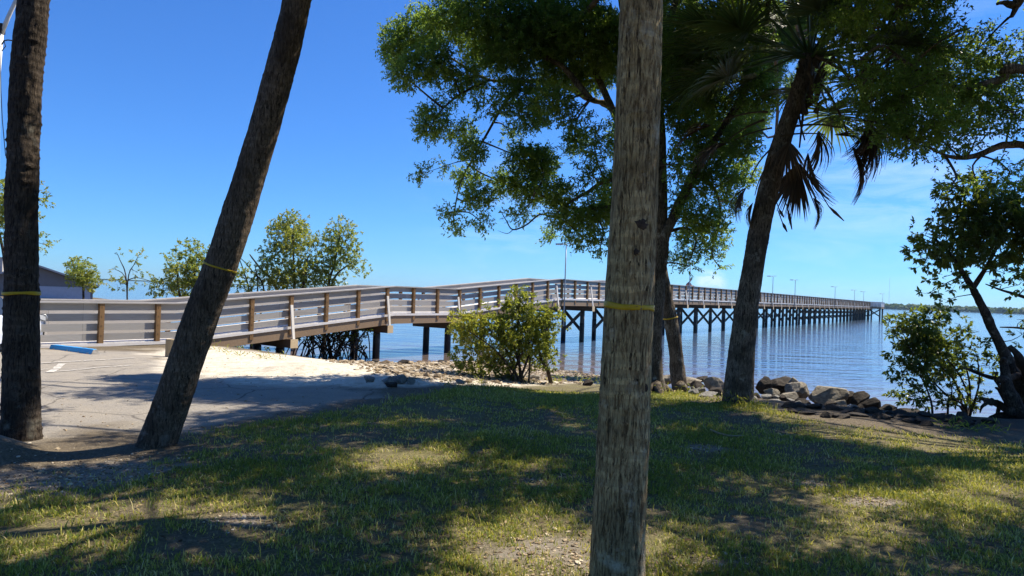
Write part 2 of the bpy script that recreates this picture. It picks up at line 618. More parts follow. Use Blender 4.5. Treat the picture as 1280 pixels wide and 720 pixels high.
def connect(branch_mb, skel, centres, rng, r0=0.018, sub=3, n=5):
    """branches from the nearest point of the limb skeleton into every clump, with forks"""
    S = np.asarray(skel, float)
    for c, ax in centres:
        dist = np.linalg.norm((S - c) * np.array([1, 1, 1.25]), axis=1)
        q = S[int(np.argmin(dist))]
        L = np.linalg.norm(c - q)
        if L > 0.05:
            bend = rand_dirs(1, rng)[0] * L * 0.16
            mid = (q + c) / 2 + bend
            r = min(0.06, r0 * (0.6 + 0.7 * L))
            P, rr = resample([q, mid, c], [r, r * 0.7, r * 0.4], max(0.15, L / 6))
            branch_mb.tube(P, rr, n, 0, False)
        for k in range(sub):
            e = c + rand_dirs(1, rng)[0] * ax * rng.uniform(0.6, 1.0)
            mid = (c + e) / 2 + rand_dirs(1, rng)[0] * ax * 0.15
            branch_mb.tube([c, mid, e], [r0 * 0.5, r0 * 0.36, r0 * 0.18], 4, 0, False)


# ------------------------------------------------------------------ light, sky
SUN_AZ = R(33)      # degrees forward of camera-right
SUN_EL = R(56)
sun_dir = Vector((math.cos(SUN_AZ) * math.cos(SUN_EL), math.sin(SUN_AZ) * math.cos(SUN_EL), math.sin(SUN_EL)))
w = bpy.data.worlds.new("World")
SC.world = w
w.use_nodes = True
wt = w.node_tree
wt.nodes.clear()
g = NT(wt)
wo = g.n("OutputWorld")
bg = g.n("Background")
bg.inputs[1].default_value = 0.075
sky = g.n("TexSky", sky_type='NISHITA')
sky.sun_disc = False
sky.sun_elevation = SUN_EL
sky.sun_rotation = math.pi / 2 - SUN_AZ
sky.altitude = 0
sky.air_density = 1.0
sky.dust_density = 0.0
sky.ozone_density = 3.0
# deep clear-day blue, plus thin cirrus and a small far cumulus laid out by direction
hsv = g.n("HueSaturation", ins={"Hue": 0.5, "Saturation": 1.0, "Value": 1.0, "Fac": 1.0, "Color": g.mix(1.0, sky.outputs[0], (0.345, 0.72, 1.27), "MULTIPLY")})
tcw = g.n("TexCoord").outputs["Generated"]
sp = g.n("SeparateXYZ", ins={0: tcw})


def dirn(px, py):
    v = at(px, py, 1.0) - Vector((0, 0, CAM_Z))
    return v.normalized()


def blobmask(px, py, power):
    dv = dirn(px, py)
    dp = g.n("VectorMath", operation='DOT_PRODUCT', ins={0: tcw, 1: tuple(dv)})
    return g.math('POWER', g.math('MAXIMUM', dp.outputs["Value"], 0.0), power)


cirrus_v = g.mapv(tcw, (3.0, 3.0, 14.0), (0.0, R(-14), 0.3))
cn = g.noise(2.3, cirrus_v, 7, 0.62, 0.6)
cm = g.math('MULTIPLY', g.ramp(cn, [(0.42, 0.0), (0.78, 1.0)]), blobmask(1110, 180, 90))
cm2 = g.math('MULTIPLY', g.ramp(cn, [(0.45, 0.0), (0.80, 1.0)]), g.math('MULTIPLY', blobmask(630, 285, 260), 0.35))
cirrus = g.math('ADD', g.math('MULTIPLY', cm, 0.6), cm2)
cu = g.noise(24.0, g.mapv(tcw, (1, 1, 2.2)), 5, 0.6)
cum = g.math('MULTIPLY', g.ramp(cu, [(0.40, 0.0), (0.55, 1.0)]), g.ramp(blobmask(888, 354, 4200), [(0.25, 0.0), (0.7, 0.7)]))
allc = g.math('MINIMUM', g.math('ADD', cirrus, cum), 0.9)
skc = g.mix(allc, hsv.outputs[0], (7.0, 8.4, 10.2))
g.link(skc, bg.inputs[0])
g.link(bg.outputs[0], wo.inputs[0])

sl = bpy.data.lights.new("sun", 'SUN')
sl.energy = 5.0
sl.angle = R(0.53)
sl.color = (1.0, 0.91, 0.76)
so = bpy.data.objects.new("sun", sl)
COL.objects.link(so)
so.rotation_euler = sun_dir.to_track_quat('Z', 'Y').to_euler()
so.location = (20, 10, 30)

SC.view_settings.view_transform = 'Standard'
SC.view_settings.look = 'None'
SC.view_settings.gamma = 1.0
SC.view_settings.exposure = 0.85
SC.view_settings.use_curve_mapping = False
SC.render.engine = 'CYCLES'
cy = SC.cycles
cy.max_bounces = 6
cy.diffuse_bounces = 3
cy.glossy_bounces = 3
cy.transmission_bounces = 3
cy.transparent_max_bounces = 6
cy.volume_bounces = 0
cy.use_denoising = True
cy.caustics_reflective = False
cy.caustics_refractive = False

# ------------------------------------------------------------------ ground
P_ASPH = gpoly([(-260, 446), (-60, 440), (40, 437), (190, 440), (212, 460), (300, 474), (430, 481), (478, 492), (400, 508), (300, 522), (225, 535), (100, 532), (-60, 565), (-400, 620)])
P_SAND = gpoly([(185, 437), (262, 433), (330, 441), (420, 449), (520, 447), (600, 446), (690, 450), (775, 458), (775, 477), (640, 482), (520, 482), (440, 484), (300, 478), (212, 463)])
P_SHELL = gpoly([(420, 449), (520, 446), (600, 446), (690, 450), (775, 458), (775, 474), (640, 478), (520, 474), (470, 462)])
P_LAWN = gpoly([(-700, 660), (-200, 625), (0, 612), (110, 590), (215, 572), (250, 548), (300, 533), (400, 516), (480, 503), (560, 487), (690, 477), (760, 478), (820, 486), (880, 494),
                (960, 509), (1060, 531), (1130, 541), (1280, 553), (1420, 570), (1700, 640), (2600, 1300)])
P_LAWN = np.vstack([P_LAWN, [(6, 0.5), (6, -6), (-9, -6), (-9, 2)]])
BARE = [ground(690, 690), ground(735, 708), ground(1015, 606), ground(905, 705), ground(140, 590), ground(60, 600), ground(655, 600), ground(1090, 625), ground(880, 560), ground(300, 650)]
BARE_R = [0.36, 0.30, 0.16, 0.18, 0.55, 0.6, 0.12, 0.2, 0.25, 0.15]


def poly_sd(x, y, poly):
    d = seg_dist(x, y, poly, True)
    return np.where(inside(x, y, poly), d, -d)


def masks(x, y):
    nz = n2(x, y, 1.3, 21) * 0.5 + n2(x, y, 4.5, 22) * 0.22
    asph = smooth(-0.25, 0.25, poly_sd(x, y, P_ASPH) + nz * 0.8)
    sand = smooth(-0.35, 0.35, poly_sd(x, y, P_SAND) + nz * 1.0)
    shell = smooth(-0.3, 0.5, poly_sd(x, y, P_SHELL) + nz * 1.0)
    lawn = smooth(-0.12, 0.35, poly_sd(x, y, P_LAWN) + nz * 0.6)
    bare = np.zeros_like(x)
    for b, r_ in zip(BARE, BARE_R):
        bare = np.maximum(bare, smooth(1.45, 0.35, np.hypot(x - b.x, (y - b.y) * 1.3) / r_ + nz * 1.3 + 0.5 * n2(x, y, 9.0, 23)))
    thin = smooth(0.15, 0.6, n2(x, y, 0.9, 31, 4) + 0.6 * n2(x, y, 3.5, 32, 3))
    lawn = lawn * (1 - 0.93 * bare) * (1 - 0.72 * thin)
    return asph, sand, shell, np.clip(lawn, 0, 1), bare


def grid_axis(pieces):
    out = []
    for a, b, st in pieces:
        out.append(np.arange(a, b, st))
    out.append([pieces[-1][1]])
    return np.concatenate(out)


def ground_material():
    mt, nt, out = mat("ground_soil")
    g = NT(nt)
    tc = g.n("TexCoord").outputs["Object"]

    def A(n):
        return g.n("Attribute", attribute_name=n).outputs["Fac"]
    n1 = g.noise(2.2, tc, 5, 0.65)
    nf = g.noise(38.0, tc, 6, 0.75)
    nm_ = g.noise(9.0, tc, 5, 0.7)
    vor = g.n("TexVoronoi", ins={"Scale": 42.0, "Vector": tc})
    soil = g.ramp(nf, [(0.28, (0.05, 0.04, 0.027)), (0.5, (0.12, 0.095, 0.063)), (0.72, (0.26, 0.21, 0.14))])
    thatch = g.ramp(nf, [(0.25, (0.05, 0.055, 0.016)), (0.5, (0.15, 0.14, 0.044)), (0.75, (0.38, 0.31, 0.13))])
    base = g.mix(g.ramp(n1, [(0.35, 0.2), (0.65, 0.8)]), soil, thatch)
    base = g.mix(A("grass"), soil, base)
    baresoil = g.mix(nm_, g.ramp(nf, [(0.25, (0.12, 0.10, 0.08)), (0.75, (0.36, 0.31, 0.25))]), (0.27, 0.235, 0.19))
    base = g.mix(A("bare"), base, baresoil)
    asph = g.ramp(nf, [(0.25, (0.15, 0.138, 0.122)), (0.5, (0.265, 0.242, 0.212)), (0.75, (0.40, 0.365, 0.32))])
    asph = g.mix(g.ramp(n1, [(0.35, 0.0), (0.7, 0.6)]), asph, (0.36, 0.315, 0.25))
    crk = g.n('TexVoronoi', feature='DISTANCE_TO_EDGE', ins={'Scale': 0.55, 'Vector': g.mix(0.10, tc, g.n('TexNoise', ins={'Scale': 2.5, 'Vector': tc}).outputs['Color'])})
    asph = g.mix(g.ramp(crk.outputs['Distance'], [(0.0, 0.75), (0.012, 0.0)]), asph, (0.06, 0.052, 0.045))
    oil = g.noise(1.1, g.mapv(tc, loc=(5, 3, 1)), 4, 0.6)
    asph = g.mix(g.ramp(oil, [(0.60, 0.0), (0.70, 0.5)]), asph, (0.10, 0.09, 0.08))
    base = g.mix(A("asphalt"), base, asph)
    sand = g.ramp(nf, [(0.25, (0.50, 0.44, 0.35)), (0.5, (0.66, 0.60, 0.49)), (0.75, (0.78, 0.72, 0.62))])
    sand = g.mix(g.ramp(nm_, [(0.46, 0.0), (0.66, 0.7)]), sand, (0.40, 0.33, 0.24))
    sand = g.mix(g.ramp(n1, [(0.48, 0.0), (0.68, 0.55)]), sand, (0.36, 0.30, 0.22))
    base = g.mix(A("sand"), base, sand)
    shell = g.ramp(vor.outputs["Color"], [(0.1, (0.16, 0.12, 0.08)), (0.5, (0.36, 0.29, 0.205)), (0.9, (0.60, 0.52, 0.40))])
    base = g.mix(g.math('MULTIPLY', A("shell"), 0.8), base, shell)
    bk = g.ramp(nf, [(0.3, (0.022, 0.018, 0.013)), (0.7, (0.085, 0.066, 0.047))])  # dark organic bank soil, with tree and shrub shade painted in
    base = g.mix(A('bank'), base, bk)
    wet = A("wet")
    base = g.mix(wet, base, (0.075, 0.058, 0.042))
    h = g.math('ADD', g.math('MULTIPLY', nf, 1.0), g.math('MULTIPLY', nm_, 0.6))
    h = g.math('ADD', h, g.math('MULTIPLY', vor.outputs["Distance"], g.math('MULTIPLY', A("shell"), 1.5)))
    ro = g.math('SUBTRACT', 0.95, g.math('MULTIPLY', wet, 0.55))
    g.principled(out, base, ro, g.bump(h, 0.8, 0.03), 0.25)
    return mt


M['ground'] = ground_material()


def ground_object():
    xs = grid_axis([(-6000, -400, 800), (-400, -60, 20), (-60, -24, 2.0), (-24, -10, 0.5), (-10, 10, 0.1), (10, 24, 0.35), (24, 60, 2), (60, 400, 20), (400, 6000, 800)])
    ys = grid_axis([(-4000, -400, 600), (-400, -40, 30), (-40, -2, 1.5), (-2, 2, 0.25), (2, 16, 0.1), (16, 32, 0.2), (32, 60, 1.0), (60, 200, 10), (200, 600, 50), (600, 7000, 800)])
    X, Y = np.meshgrid(xs, ys)
    x, y = X.ravel(), Y.ravel()
    z = height(x, y)
    V = np.stack([x, y, z], 1)
    nx, ny = len(xs), len(ys)
    i, j = np.meshgrid(np.arange(ny - 1), np.arange(nx - 1), indexing='ij')
    Fq = np.stack([i * nx + j, i * nx + j + 1, (i + 1) * nx + j + 1, (i + 1) * nx + j], -1).reshape(-1, 4)
    asph, sand, shell, lawn, bare = masks(x, y)
    s = shore_sd(x, y)
    wet = smooth(1.2, -0.2, z - WATER_Z - 0.0 + (z > WATER_Z + 0.3) * 5)
    wet = smooth(0.16, 0.02, z - WATER_Z)
    pl = poly_sd(x, y, P_LAWN)
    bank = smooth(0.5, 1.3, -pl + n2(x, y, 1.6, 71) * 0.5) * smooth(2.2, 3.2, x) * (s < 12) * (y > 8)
    # classify faces into lawn ground / parking lot / beach so each is its own piece of the setting
    cx, cy_ = x[Fq].mean(1), y[Fq].mean(1)
    fa, fs = asph[Fq].mean(1), sand[Fq].mean(1)
    cls = np.zeros(len(Fq), int)
    cls[fa > 0.5] = 1
    cls[fs > 0.5] = 2
    names = ["ground", "parking_lot", "beach"]
    for k in range(3):
        Fk = Fq[cls == k]
        used, inv = np.unique(Fk.ravel(), return_inverse=True)
        mb = MB()
        mb.add(V[used], inv.reshape(-1, 4))
        me = mb.mesh(names[k], True)
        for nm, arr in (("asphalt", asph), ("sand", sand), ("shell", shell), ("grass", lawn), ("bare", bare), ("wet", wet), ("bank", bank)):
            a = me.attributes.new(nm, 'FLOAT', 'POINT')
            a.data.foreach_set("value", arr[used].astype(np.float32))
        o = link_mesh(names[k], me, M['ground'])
        tag(o, kind='structure')


ground_object()


# ------------------------------------------------------------------ water
def water_material():
    mt, nt, out = mat("water")
    g = NT(nt)
    tc = g.n("TexCoord").outputs["Object"]
    sep = g.n("SeparateXYZ", ins={0: tc})
    # ripples run roughly along the shore; long swells, chop, fine ripples
    v1 = g.mapv(tc, (0.16, 0.9, 1), (0, 0, R(-14)))
    v2 = g.mapv(tc, (0.7, 2.4, 1), (0, 0, R(-4)))
    v3 = g.mapv(tc, (2.5, 7.5, 1), (0, 0, R(-20)))
    a = g.noise(1.0, v1, 3, 0.5, 0.4)
    b = g.noise(1.0, v2, 3, 0.55, 0.5)
    c = g.noise(1.0, v3, 3, 0.5, 0.3)
    h = g.math('ADD', g.math('MULTIPLY', a, 1.0), g.math('MULTIPLY', b, 0.32))
    h = g.math('ADD', h, g.math('MULTIPLY', c, 0.06))
    sh = g.n("Attribute", attribute_name="shallow").outputs["Fac"]
    patch = g.noise(0.35, tc, 3, 0.5)
    deep = g.ramp(patch, [(0.3, (0.055, 0.105, 0.190)), (0.7, (0.095, 0.13, 0.195))])
    col = g.mix(sh, deep, (0.16, 0.115, 0.085))
    nm = g.bump(h, 0.34, 0.30)
    p = g.principled(out, col, 0.07, nm, 0.5)
    p.inputs["IOR"].default_value = 1.333
    return mt


def water_object():
    ys = grid_axis([(14, 40, 0.4), (40, 80, 2), (80, 300, 15), (300, 1500, 150), (1500, 7000, 900)])
    xs = grid_axis([(-7000, -600, 900), (-600, -60, 40), (-60, -20, 2), (-20, 30, 0.5), (30, 100, 6), (100, 600, 60), (600, 7000, 900)])
    X, Y = np.meshgrid(xs, ys)
    x, y = X.ravel(), Y.ravel()
    nx, ny = len(xs), len(ys)
    i, j = np.meshgrid(np.arange(ny - 1), np.arange(nx - 1), indexing='ij')
    Fq = np.stack([i * nx + j, i * nx + j + 1, (i + 1) * nx + j + 1, (i + 1) * nx + j], -1).reshape(-1, 4)
    s = shore_sd(x, y)
    keep = s[Fq].min(1) < 5.0
    mb = MB()
    mb.add(np.stack([x, y, np.full_like(x, WATER_Z)], 1), Fq[keep])
    me = mb.mesh("water", True)
    a = me.attributes.new("shallow", 'FLOAT', 'POINT')
    a.data.foreach_set("value", (smooth(-14, 0.5, s) ** 1.6 * 0.95 + 0.0).astype(np.float32))
    o = link_mesh("water", me, water_material())
    tag(o, kind='structure')


water_object()


# ------------------------------------------------------------------ far shore
def far_shore():
    mb = MB()
    rng = np.random.default_rng(5)
    # strip of land with a wooded mass on it
    pts = []
    for k in range(140):
        az = R(-48 + 98 * k / 139)
        d = 2300 - 900 * smooth(5, 32, math.degrees(az))
        pts.append((math.sin(az) * d, math.cos(az) * d))
    pts = np.array(pts)
    mbl = MB()
    top = []
    for k in range(len(pts) - 1):
        a, b = pts[k], pts[k + 1]
        u = (b - a) / np.linalg.norm(b - a)
        n = np.array([-u[1], u[0]])
        if n @ a < 0:
            n = -n
        azd = math.degrees(math.atan2(a[0], a[1]))
        hgt = 3.5 + 8.0 * float(smooth(8, 26, azd))
        L = np.linalg.norm(b - a)
        mbl.box(((a + b) / 2)[0:1].tolist() + [((a + b) / 2 + n * 30)[1], WATER_Z + 0.25], (u[0] * L / 2 * 1.02, u[1] * L / 2 * 1.02, 0), (n[0] * 30, n[1] * 30, 0), (0, 0, 0.5))
        cnt = int(L / 0.55)
        for q in range(cnt):
            t = rng.random()
            c = a + (b - a) * t + n * rng.uniform(2, 40)
            h_ = hgt * rng.uniform(0.7, 1.0) * (1 + 0.10 * math.sin(azd * 9 + 1.3) * math.sin(azd * 4.1))
            r_ = rng.uniform(4, 9)
            kk = 9
            uu = rand_dirs(kk, rng)
            vv = np.array([(c[0], c[1], WATER_Z + 0.3 + h_ * 0.5)]) + uu * np.array([(r_, r_, h_ * 0.55)])
            fc = rng.integers(0, kk, (12, 3))
            fc = fc[(fc[:, 0] != fc[:, 1]) & (fc[:, 1] != fc[:, 2]) & (fc[:, 0] != fc[:, 2])]
            mb.add(vv, fc, 0, rng.random())
    tag(mbl.build("far_shore_land", simple_mat("shore_sand", (0.25, 0.23, 0.18), 0.9, 0.1, 0.05, 0), None), kind='structure')
    o = mb.build("far_shore_trees", leaf_mat("far_tree_leaf", [(0, (0.075, 0.105, 0.06)), (1, (0.13, 0.155, 0.085))], 0.25, 0.8))
    tag(o, "low grey-green wooded shoreline along the horizon across the water", "far trees", kind='stuff')


far_shore()

# ------------------------------------------------------------------ pier
U = np.array([0.5635, 0.8261, 0.0])      # along the pier, away from land
NM = np.array([0.8261, -0.5635, 0.0])    # sideways, towards the camera
ZU = np.array([0, 0, 1.0])
WID = 2.1
D_END = 151.0
D_START = 13.0


def pier_z(d):
    return float(np.interp(d, [0, 20.2, 27.7, 31.0, 38.6, 43.2, 46.4, 400], [-0.11, -0.11, 0.66, 0.66, 1.47, 1.47, 1.70, 1.70]))


def pp(d, off=0.0, z=0.0):
    """point on the pier: depth d of the near rail line, off metres inward (towards the far rail), z above deck"""
    return np.array([0.682 * d - 23.67, d, pier_z(d) + z]) - NM * off


def build_pier():
    root = empty("fishing_pier", tuple(pp(D_START, WID / 2)))
    tag(root, "long wooden fishing pier with grey board railings ramping up and running far over the water", "pier")
    rl = np.array(root.location)
    brk = [D_START, 20.2, 27.7, 31.0, 38.6, 43.2, 46.4]
    dd = 56.0
    while dd < D_END:
        brk.append(dd)
        dd += 12.0
    brk.append(D_END)

    def run(mb, off, zc, w_, h_, mi=0, side=NM):
        for a, b in zip(brk[:-1], brk[1:]):
            mb.beam(pp(a, off, zc), pp(b, off, zc), w_, h_, side, mi)

    def fin(mb, name, m_, parent=root, sm=False):
        # everything parented at the root's place
        o = mb.build(name, m_, None, sm, origin=rl)
        o.parent = parent
        o.location = (0, 0, 0)
        return o
    # deck boards
    mb = MB()
    s, step = D_START, 0.145 / 1.2104
    k = 0
    while s < D_END - 0.1:
        a, b = pp(s + 0.004, WID / 2, 0), pp(s + step - 0.004, WID / 2, 0)
        mb.beam(a - ZU * 0.0175, b - ZU * 0.0175, WID + 0.02, 0.035, NM)
        s += step
    fin(mb, "deck", M['trim'])
    # stringers under the deck
    mb = MB()
    for off in (0.35, 0.7, 1.05, 1.4, 1.75):
        run(mb, off, -0.036 - 0.11, 0.06, 0.215)
    fin(mb, "stringers", M['joist'])
    for side in (0, 1):
        off = -0.055 if side == 0 else WID + 0.055
        sg = -1 if side == 0 else 1
        mb = MB()
        run(mb, off + sg * 0.035, -0.065, 0.05, 0.085)
        fin(mb, "deck_edge_trim", M['trim'])
        mb = MB()
        run(mb, off + sg * 0.0, -0.036 - 0.165 - 0.075, 0.055, 0.325)
        fin(mb, "fascia", M['joist'])
    # railings
    posts_d = np.arange(15.9, D_END, 1.272)
    for side in (0, 1):
        base = 0.02 if side == 0 else WID - 0.02
        out = -1 if side == 0 else 1
        mb = MB()
        for z0, z1 in ((0.045, 0.235), (0.315, 0.505), (0.585, 0.775), (0.862, 1.052)):
            run(mb, base, (z0 + z1) / 2, 0.035, z1 - z0)
        rail = fin(mb, "railing", M['rail'])
        mb = MB()
        run(mb, base + out * 0.05, 1.075, 0.20, 0.04)
        fin(mb, "cap_rail", simple_mat("cap_board", (0.42, 0.395, 0.37), 0.6, 0.08, 3.0, 0.03), rail)
        cut = 80 if side == 0 else 12
        rest = MB()
        for k, d in enumerate(posts_d):
            q = MB() if k < cut else rest
            c = pp(d, base + out * 0.075, 0)
            a, b = c - ZU * 0.30, c + ZU * 1.052
            q.box((a + b) / 2, U * 0.062, NM * 0.055, ZU * (b[2] - a[2]) / 2)
            # carriage-bolt heads
            if k < 24:
                for zz in (0.2, 0.46, 0.71, 0.96, -0.12):
                    q.box(c - NM * out * 0.058 + ZU * zz, U * 0.012, NM * 0.006, ZU * 0.012)
            if k < cut:
                fin(q, "post", M['post'], rail)
        o = fin(rest, "distant_posts", M['post'], rail)
        o['kind'] = 'stuff'
    # bents: piles, beam, outrigger brace, cross brace
    bents = [19.8, 23.5, 27.3, 31.0, 34.6, 38.2, 41.6, 45.0, 48.5] + list(np.arange(51.8, D_END, 3.3))
    for bi, d in enumerate(bents):
        zb = pier_z(d)
        top = -0.445
        if bi > 0:
            mb = MB()
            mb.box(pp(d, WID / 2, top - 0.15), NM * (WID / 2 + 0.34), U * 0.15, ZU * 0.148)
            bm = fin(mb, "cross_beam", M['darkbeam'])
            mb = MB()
            mb.box(pp(d, -0.346, top - 0.15), NM * 0.005, U * 0.154, ZU * 0.152)  # thin plate holding the painted sunlit tone of the beam end
            fin(mb, "sunlit_end", M['endgrain'], bm)
            mb = MB()
            mb.beam(pp(d, -0.30, top + 0.0), pp(d, -0.13, 0.72), 0.10, 0.045, U)
            fin(mb, "diagonal_brace", M['brace'])
            mb = MB()
            mb.beam(pp(d, WID + 0.30, top + 0.0), pp(d, WID + 0.13, 0.72), 0.10, 0.045, U)
            if bi < 12:
                fin(mb, "diagonal_brace", M['brace'])
        for off in (0.40, WID - 0.40):
            c = pp(d, off, 0)
            zt = zb + top - 0.30
            zs = max(WATER_Z + 0.25, zt - (0.05 if d < 33 else 0.75))
            mb = MB()
            mb.tube([(c[0], c[1], -3.4), (c[0], c[1], zt + 0.002)], [0.135, 0.14], 14)
            pl = fin(mb, "pile", M['pilewood'], root, True)
            if zs > WATER_Z - 0.5 and zt > WATER_Z + 0.4:
                mb = MB()
                mb.tube([(c[0], c[1], -3.3), (c[0], c[1], zs - 0.03), (c[0], c[1], zs)], [0.150, 0.150, 0.144], 14)
                fin(mb, "black_sleeve", M['sleeve'], pl, True)
        if d > 33:
            mb = MB()
            z1, z2 = zb + top - 0.42, max(WATER_Z + 0.55, zb + top - 1.9)
            for q, (o1, o2) in enumerate(((0.40, WID - 0.40), (WID - 0.40, 0.40))):
                a, b = pp(d, o1, 0), pp(d, o2, 0)
                a[2], b[2] = z1, z2
                sh = U * (0.19 if q else -0.19)
                mb.beam(a + sh, b + sh, 0.06, 0.19, U)
            fin(mb, "cross_brace", M['pilewood'])
    # widened head at the end
    mb = MB()
    e0, e1 = D_END, D_END + 5.0
    for k in range(40):
        a, b = pp(e0 + k * 0.125, WID / 2), pp(e0 + k * 0.125 + 0.118, WID / 2)
        mb.beam(a - ZU * 0.0175, b - ZU * 0.0175, WID + 4.4, 0.035, NM)
    mb.box(pp(e0 + 2.5, WID / 2, -0.2), NM * (WID / 2 + 2.2), U * 2.98, ZU * 0.15)
    fin(mb, "pier_head", M['joist'])
    mb = MB()

    def hrail(a, b):
        for z0, z1 in ((0.11, 0.30), (0.365, 0.555), (0.62, 0.81), (0.875, 1.052)):
            mb.beam(a + ZU * (z0 + z1) / 2, b + ZU * (z0 + z1) / 2, 0.035, z1 - z0)
        mb.beam(a + ZU * 1.075, b + ZU * 1.075, 0.2, 0.04)
        n = 3
        for k in range(n + 1):
            c = a + (b - a) * k / n
            mb.box(c + ZU * 0.5, (0.05, 0, 0), (0, 0.05, 0), ZU * 0.55)
    hrail(pp(e0, -2.1), pp(e0, -0.1))
    hrail(pp(e0, WID + 0.1), pp(e0, WID + 2.1))
    hrail(pp(e0, -2.15), pp(e1, -2.15))
    hrail(pp(e0, WID + 2.15), pp(e1, WID + 2.15))
    hrail(pp(e1, -2.1), pp(e1, WID + 2.1))
    fin(mb, "head_railing", M['trim'])
    for off in (-1.9, 0.3, WID - 0.3, WID + 1.9):
        for d in (e0 + 0.5, e1 - 0.5):
            c = pp(d, off, 0)
            mb = MB()
            mb.tube([(c[0], c[1], -3.4), (c[0], c[1], c[2] - 0.36)], [0.17, 0.17], 10)
            fin(mb, "pile", M['sleeve'], root, True)
    mb = MB()
    for o1, o2 in ((-1.9, 0.3), (0.3, -1.9)):
        a, b = pp(e0 + 0.3, o1, 0), pp(e0 + 0.3, o2, 0)
        a[2], b[2] = 1.1, -0.4
        mb.beam(a, b, 0.08, 0.25, U)
    fin(mb, "cross_brace", M['pilewood'])
    return root


build_pier()


# lamp posts along the pier
def pier_lamp(d, label, tall=3.05, arms=1):
    b = pp(d, -0.17, -1.6 if d < 45 else -0.42)
    if d > D_END - 1:
        b = pp(d, -2.0, 0)
        tall = 3.0
    zt = pier_z(d) + tall
    root = empty("pier_lamp", tuple(b))
    tag(root, label, "lamp post", "lamp posts along the pier")
    mb = MB()
    mb.tube([(0, 0, 0), (0, 0, zt - b[2])], [0.045, 0.03], 8)
    mb.build("pole", M['metal'], root, True)
    mb = MB()
    ua = -U * 0.0 - NM * 0.45
    mb.tube([(0, 0, zt - b[2] - 0.05), tuple(ua * 0.5 + ZU * (zt - b[2])), tuple(ua + ZU * (zt - b[2]))], [0.03, 0.025, 0.025], 6)
    mb.build("arm", M['metal'], root, True)
    mb = MB()
    mb.box(ua * 1.0 + ZU * (zt - b[2] - 0.02), U * 0.11, NM * 0.20, ZU * 0.045)
    mb.box(-ua * 0.45 + ZU * (zt - b[2] - 0.0), U * 0.05, NM * 0.16, ZU * 0.02)
    mb.build("lamp_head", M['metal'], root)


pier_lamp(38.9, "tall grey lamp post strapped outside the pier at the second ramp's top", 3.1)
pier_lamp(55.7, "grey pier lamp post just left of the leaning fisherman, half behind leaves")
pier_lamp(78.3, "grey pier lamp post right of the leaning shore palm, larger of two there")
pier_lamp(87.9, "second grey pier lamp post right of the leaning shore palm, slightly smaller")
pier_lamp(112.6, "thin distant lamp post about halfway along the far stretch of pier railing")
pier_lamp(130.5, "thin distant lamp post on the pier, second before the pier head")
pier_lamp(141.0, "thin distant lamp post on the pier, last before the pier head")
pier_lamp(154.5, "tiny lamp post standing on the widened pier head at the far end")


# fixture on the near rail
def fixture():
    c = Vector(pp(17.2, -0.16, 0.66))
    root = empty("outdoor_light", tuple(c))
    tag(root, "small white light fixture on the pier railing beside the dark left palm", "light fixture")
    mb = MB()
    mb.box((-0.05, 0, 0.0), U * 0.07, NM * 0.05, (0.0, 0, 0.05))
    mb.box(U * 0.03 + ZU * 0.04, U * 0.09 - ZU * 0.04, NM * 0.05, ZU * 0.05)
    mb.build("housing", M['whitepaint'], root)
    mb = MB()
    mb.tube([tuple(U * 0.05 + ZU * 0.09), tuple(U * 0.13 + ZU * 0.10), tuple(U * 0.17 + ZU * 0.04), tuple(U * 0.16 - ZU * 0.05)], [0.016] * 4, 8)
    mb.build("arm", M['metal'], root, True)


fixture()


# ------------------------------------------------------------------ palms
def palm_disp(amp, ring, seed, fine=0.8):
    def f(p, t):
        a = fbm(p * np.array([9, 9, 2.5]), 3, seed) * amp
        a = a - np.maximum(0, fbm(p * np.array([55, 55, 15.0]), 2, seed + 2)) * amp * fine
        b = fbm(p * np.array([28, 28, 9]), 2, seed + 7) * amp * 0.6
        zz = p[:, 2] + 0.05 * vnoise(p * 3.0, seed + 3)
        r = np.maximum(0, np.sin(zz * 2 * math.pi / 0.085)) ** 3 * ring * np.clip(1.6 * vnoise(p * np.array([9, 9, 5.0]), seed + 9) + 0.3, 0, 1.5)
        return a + b + r
    return f


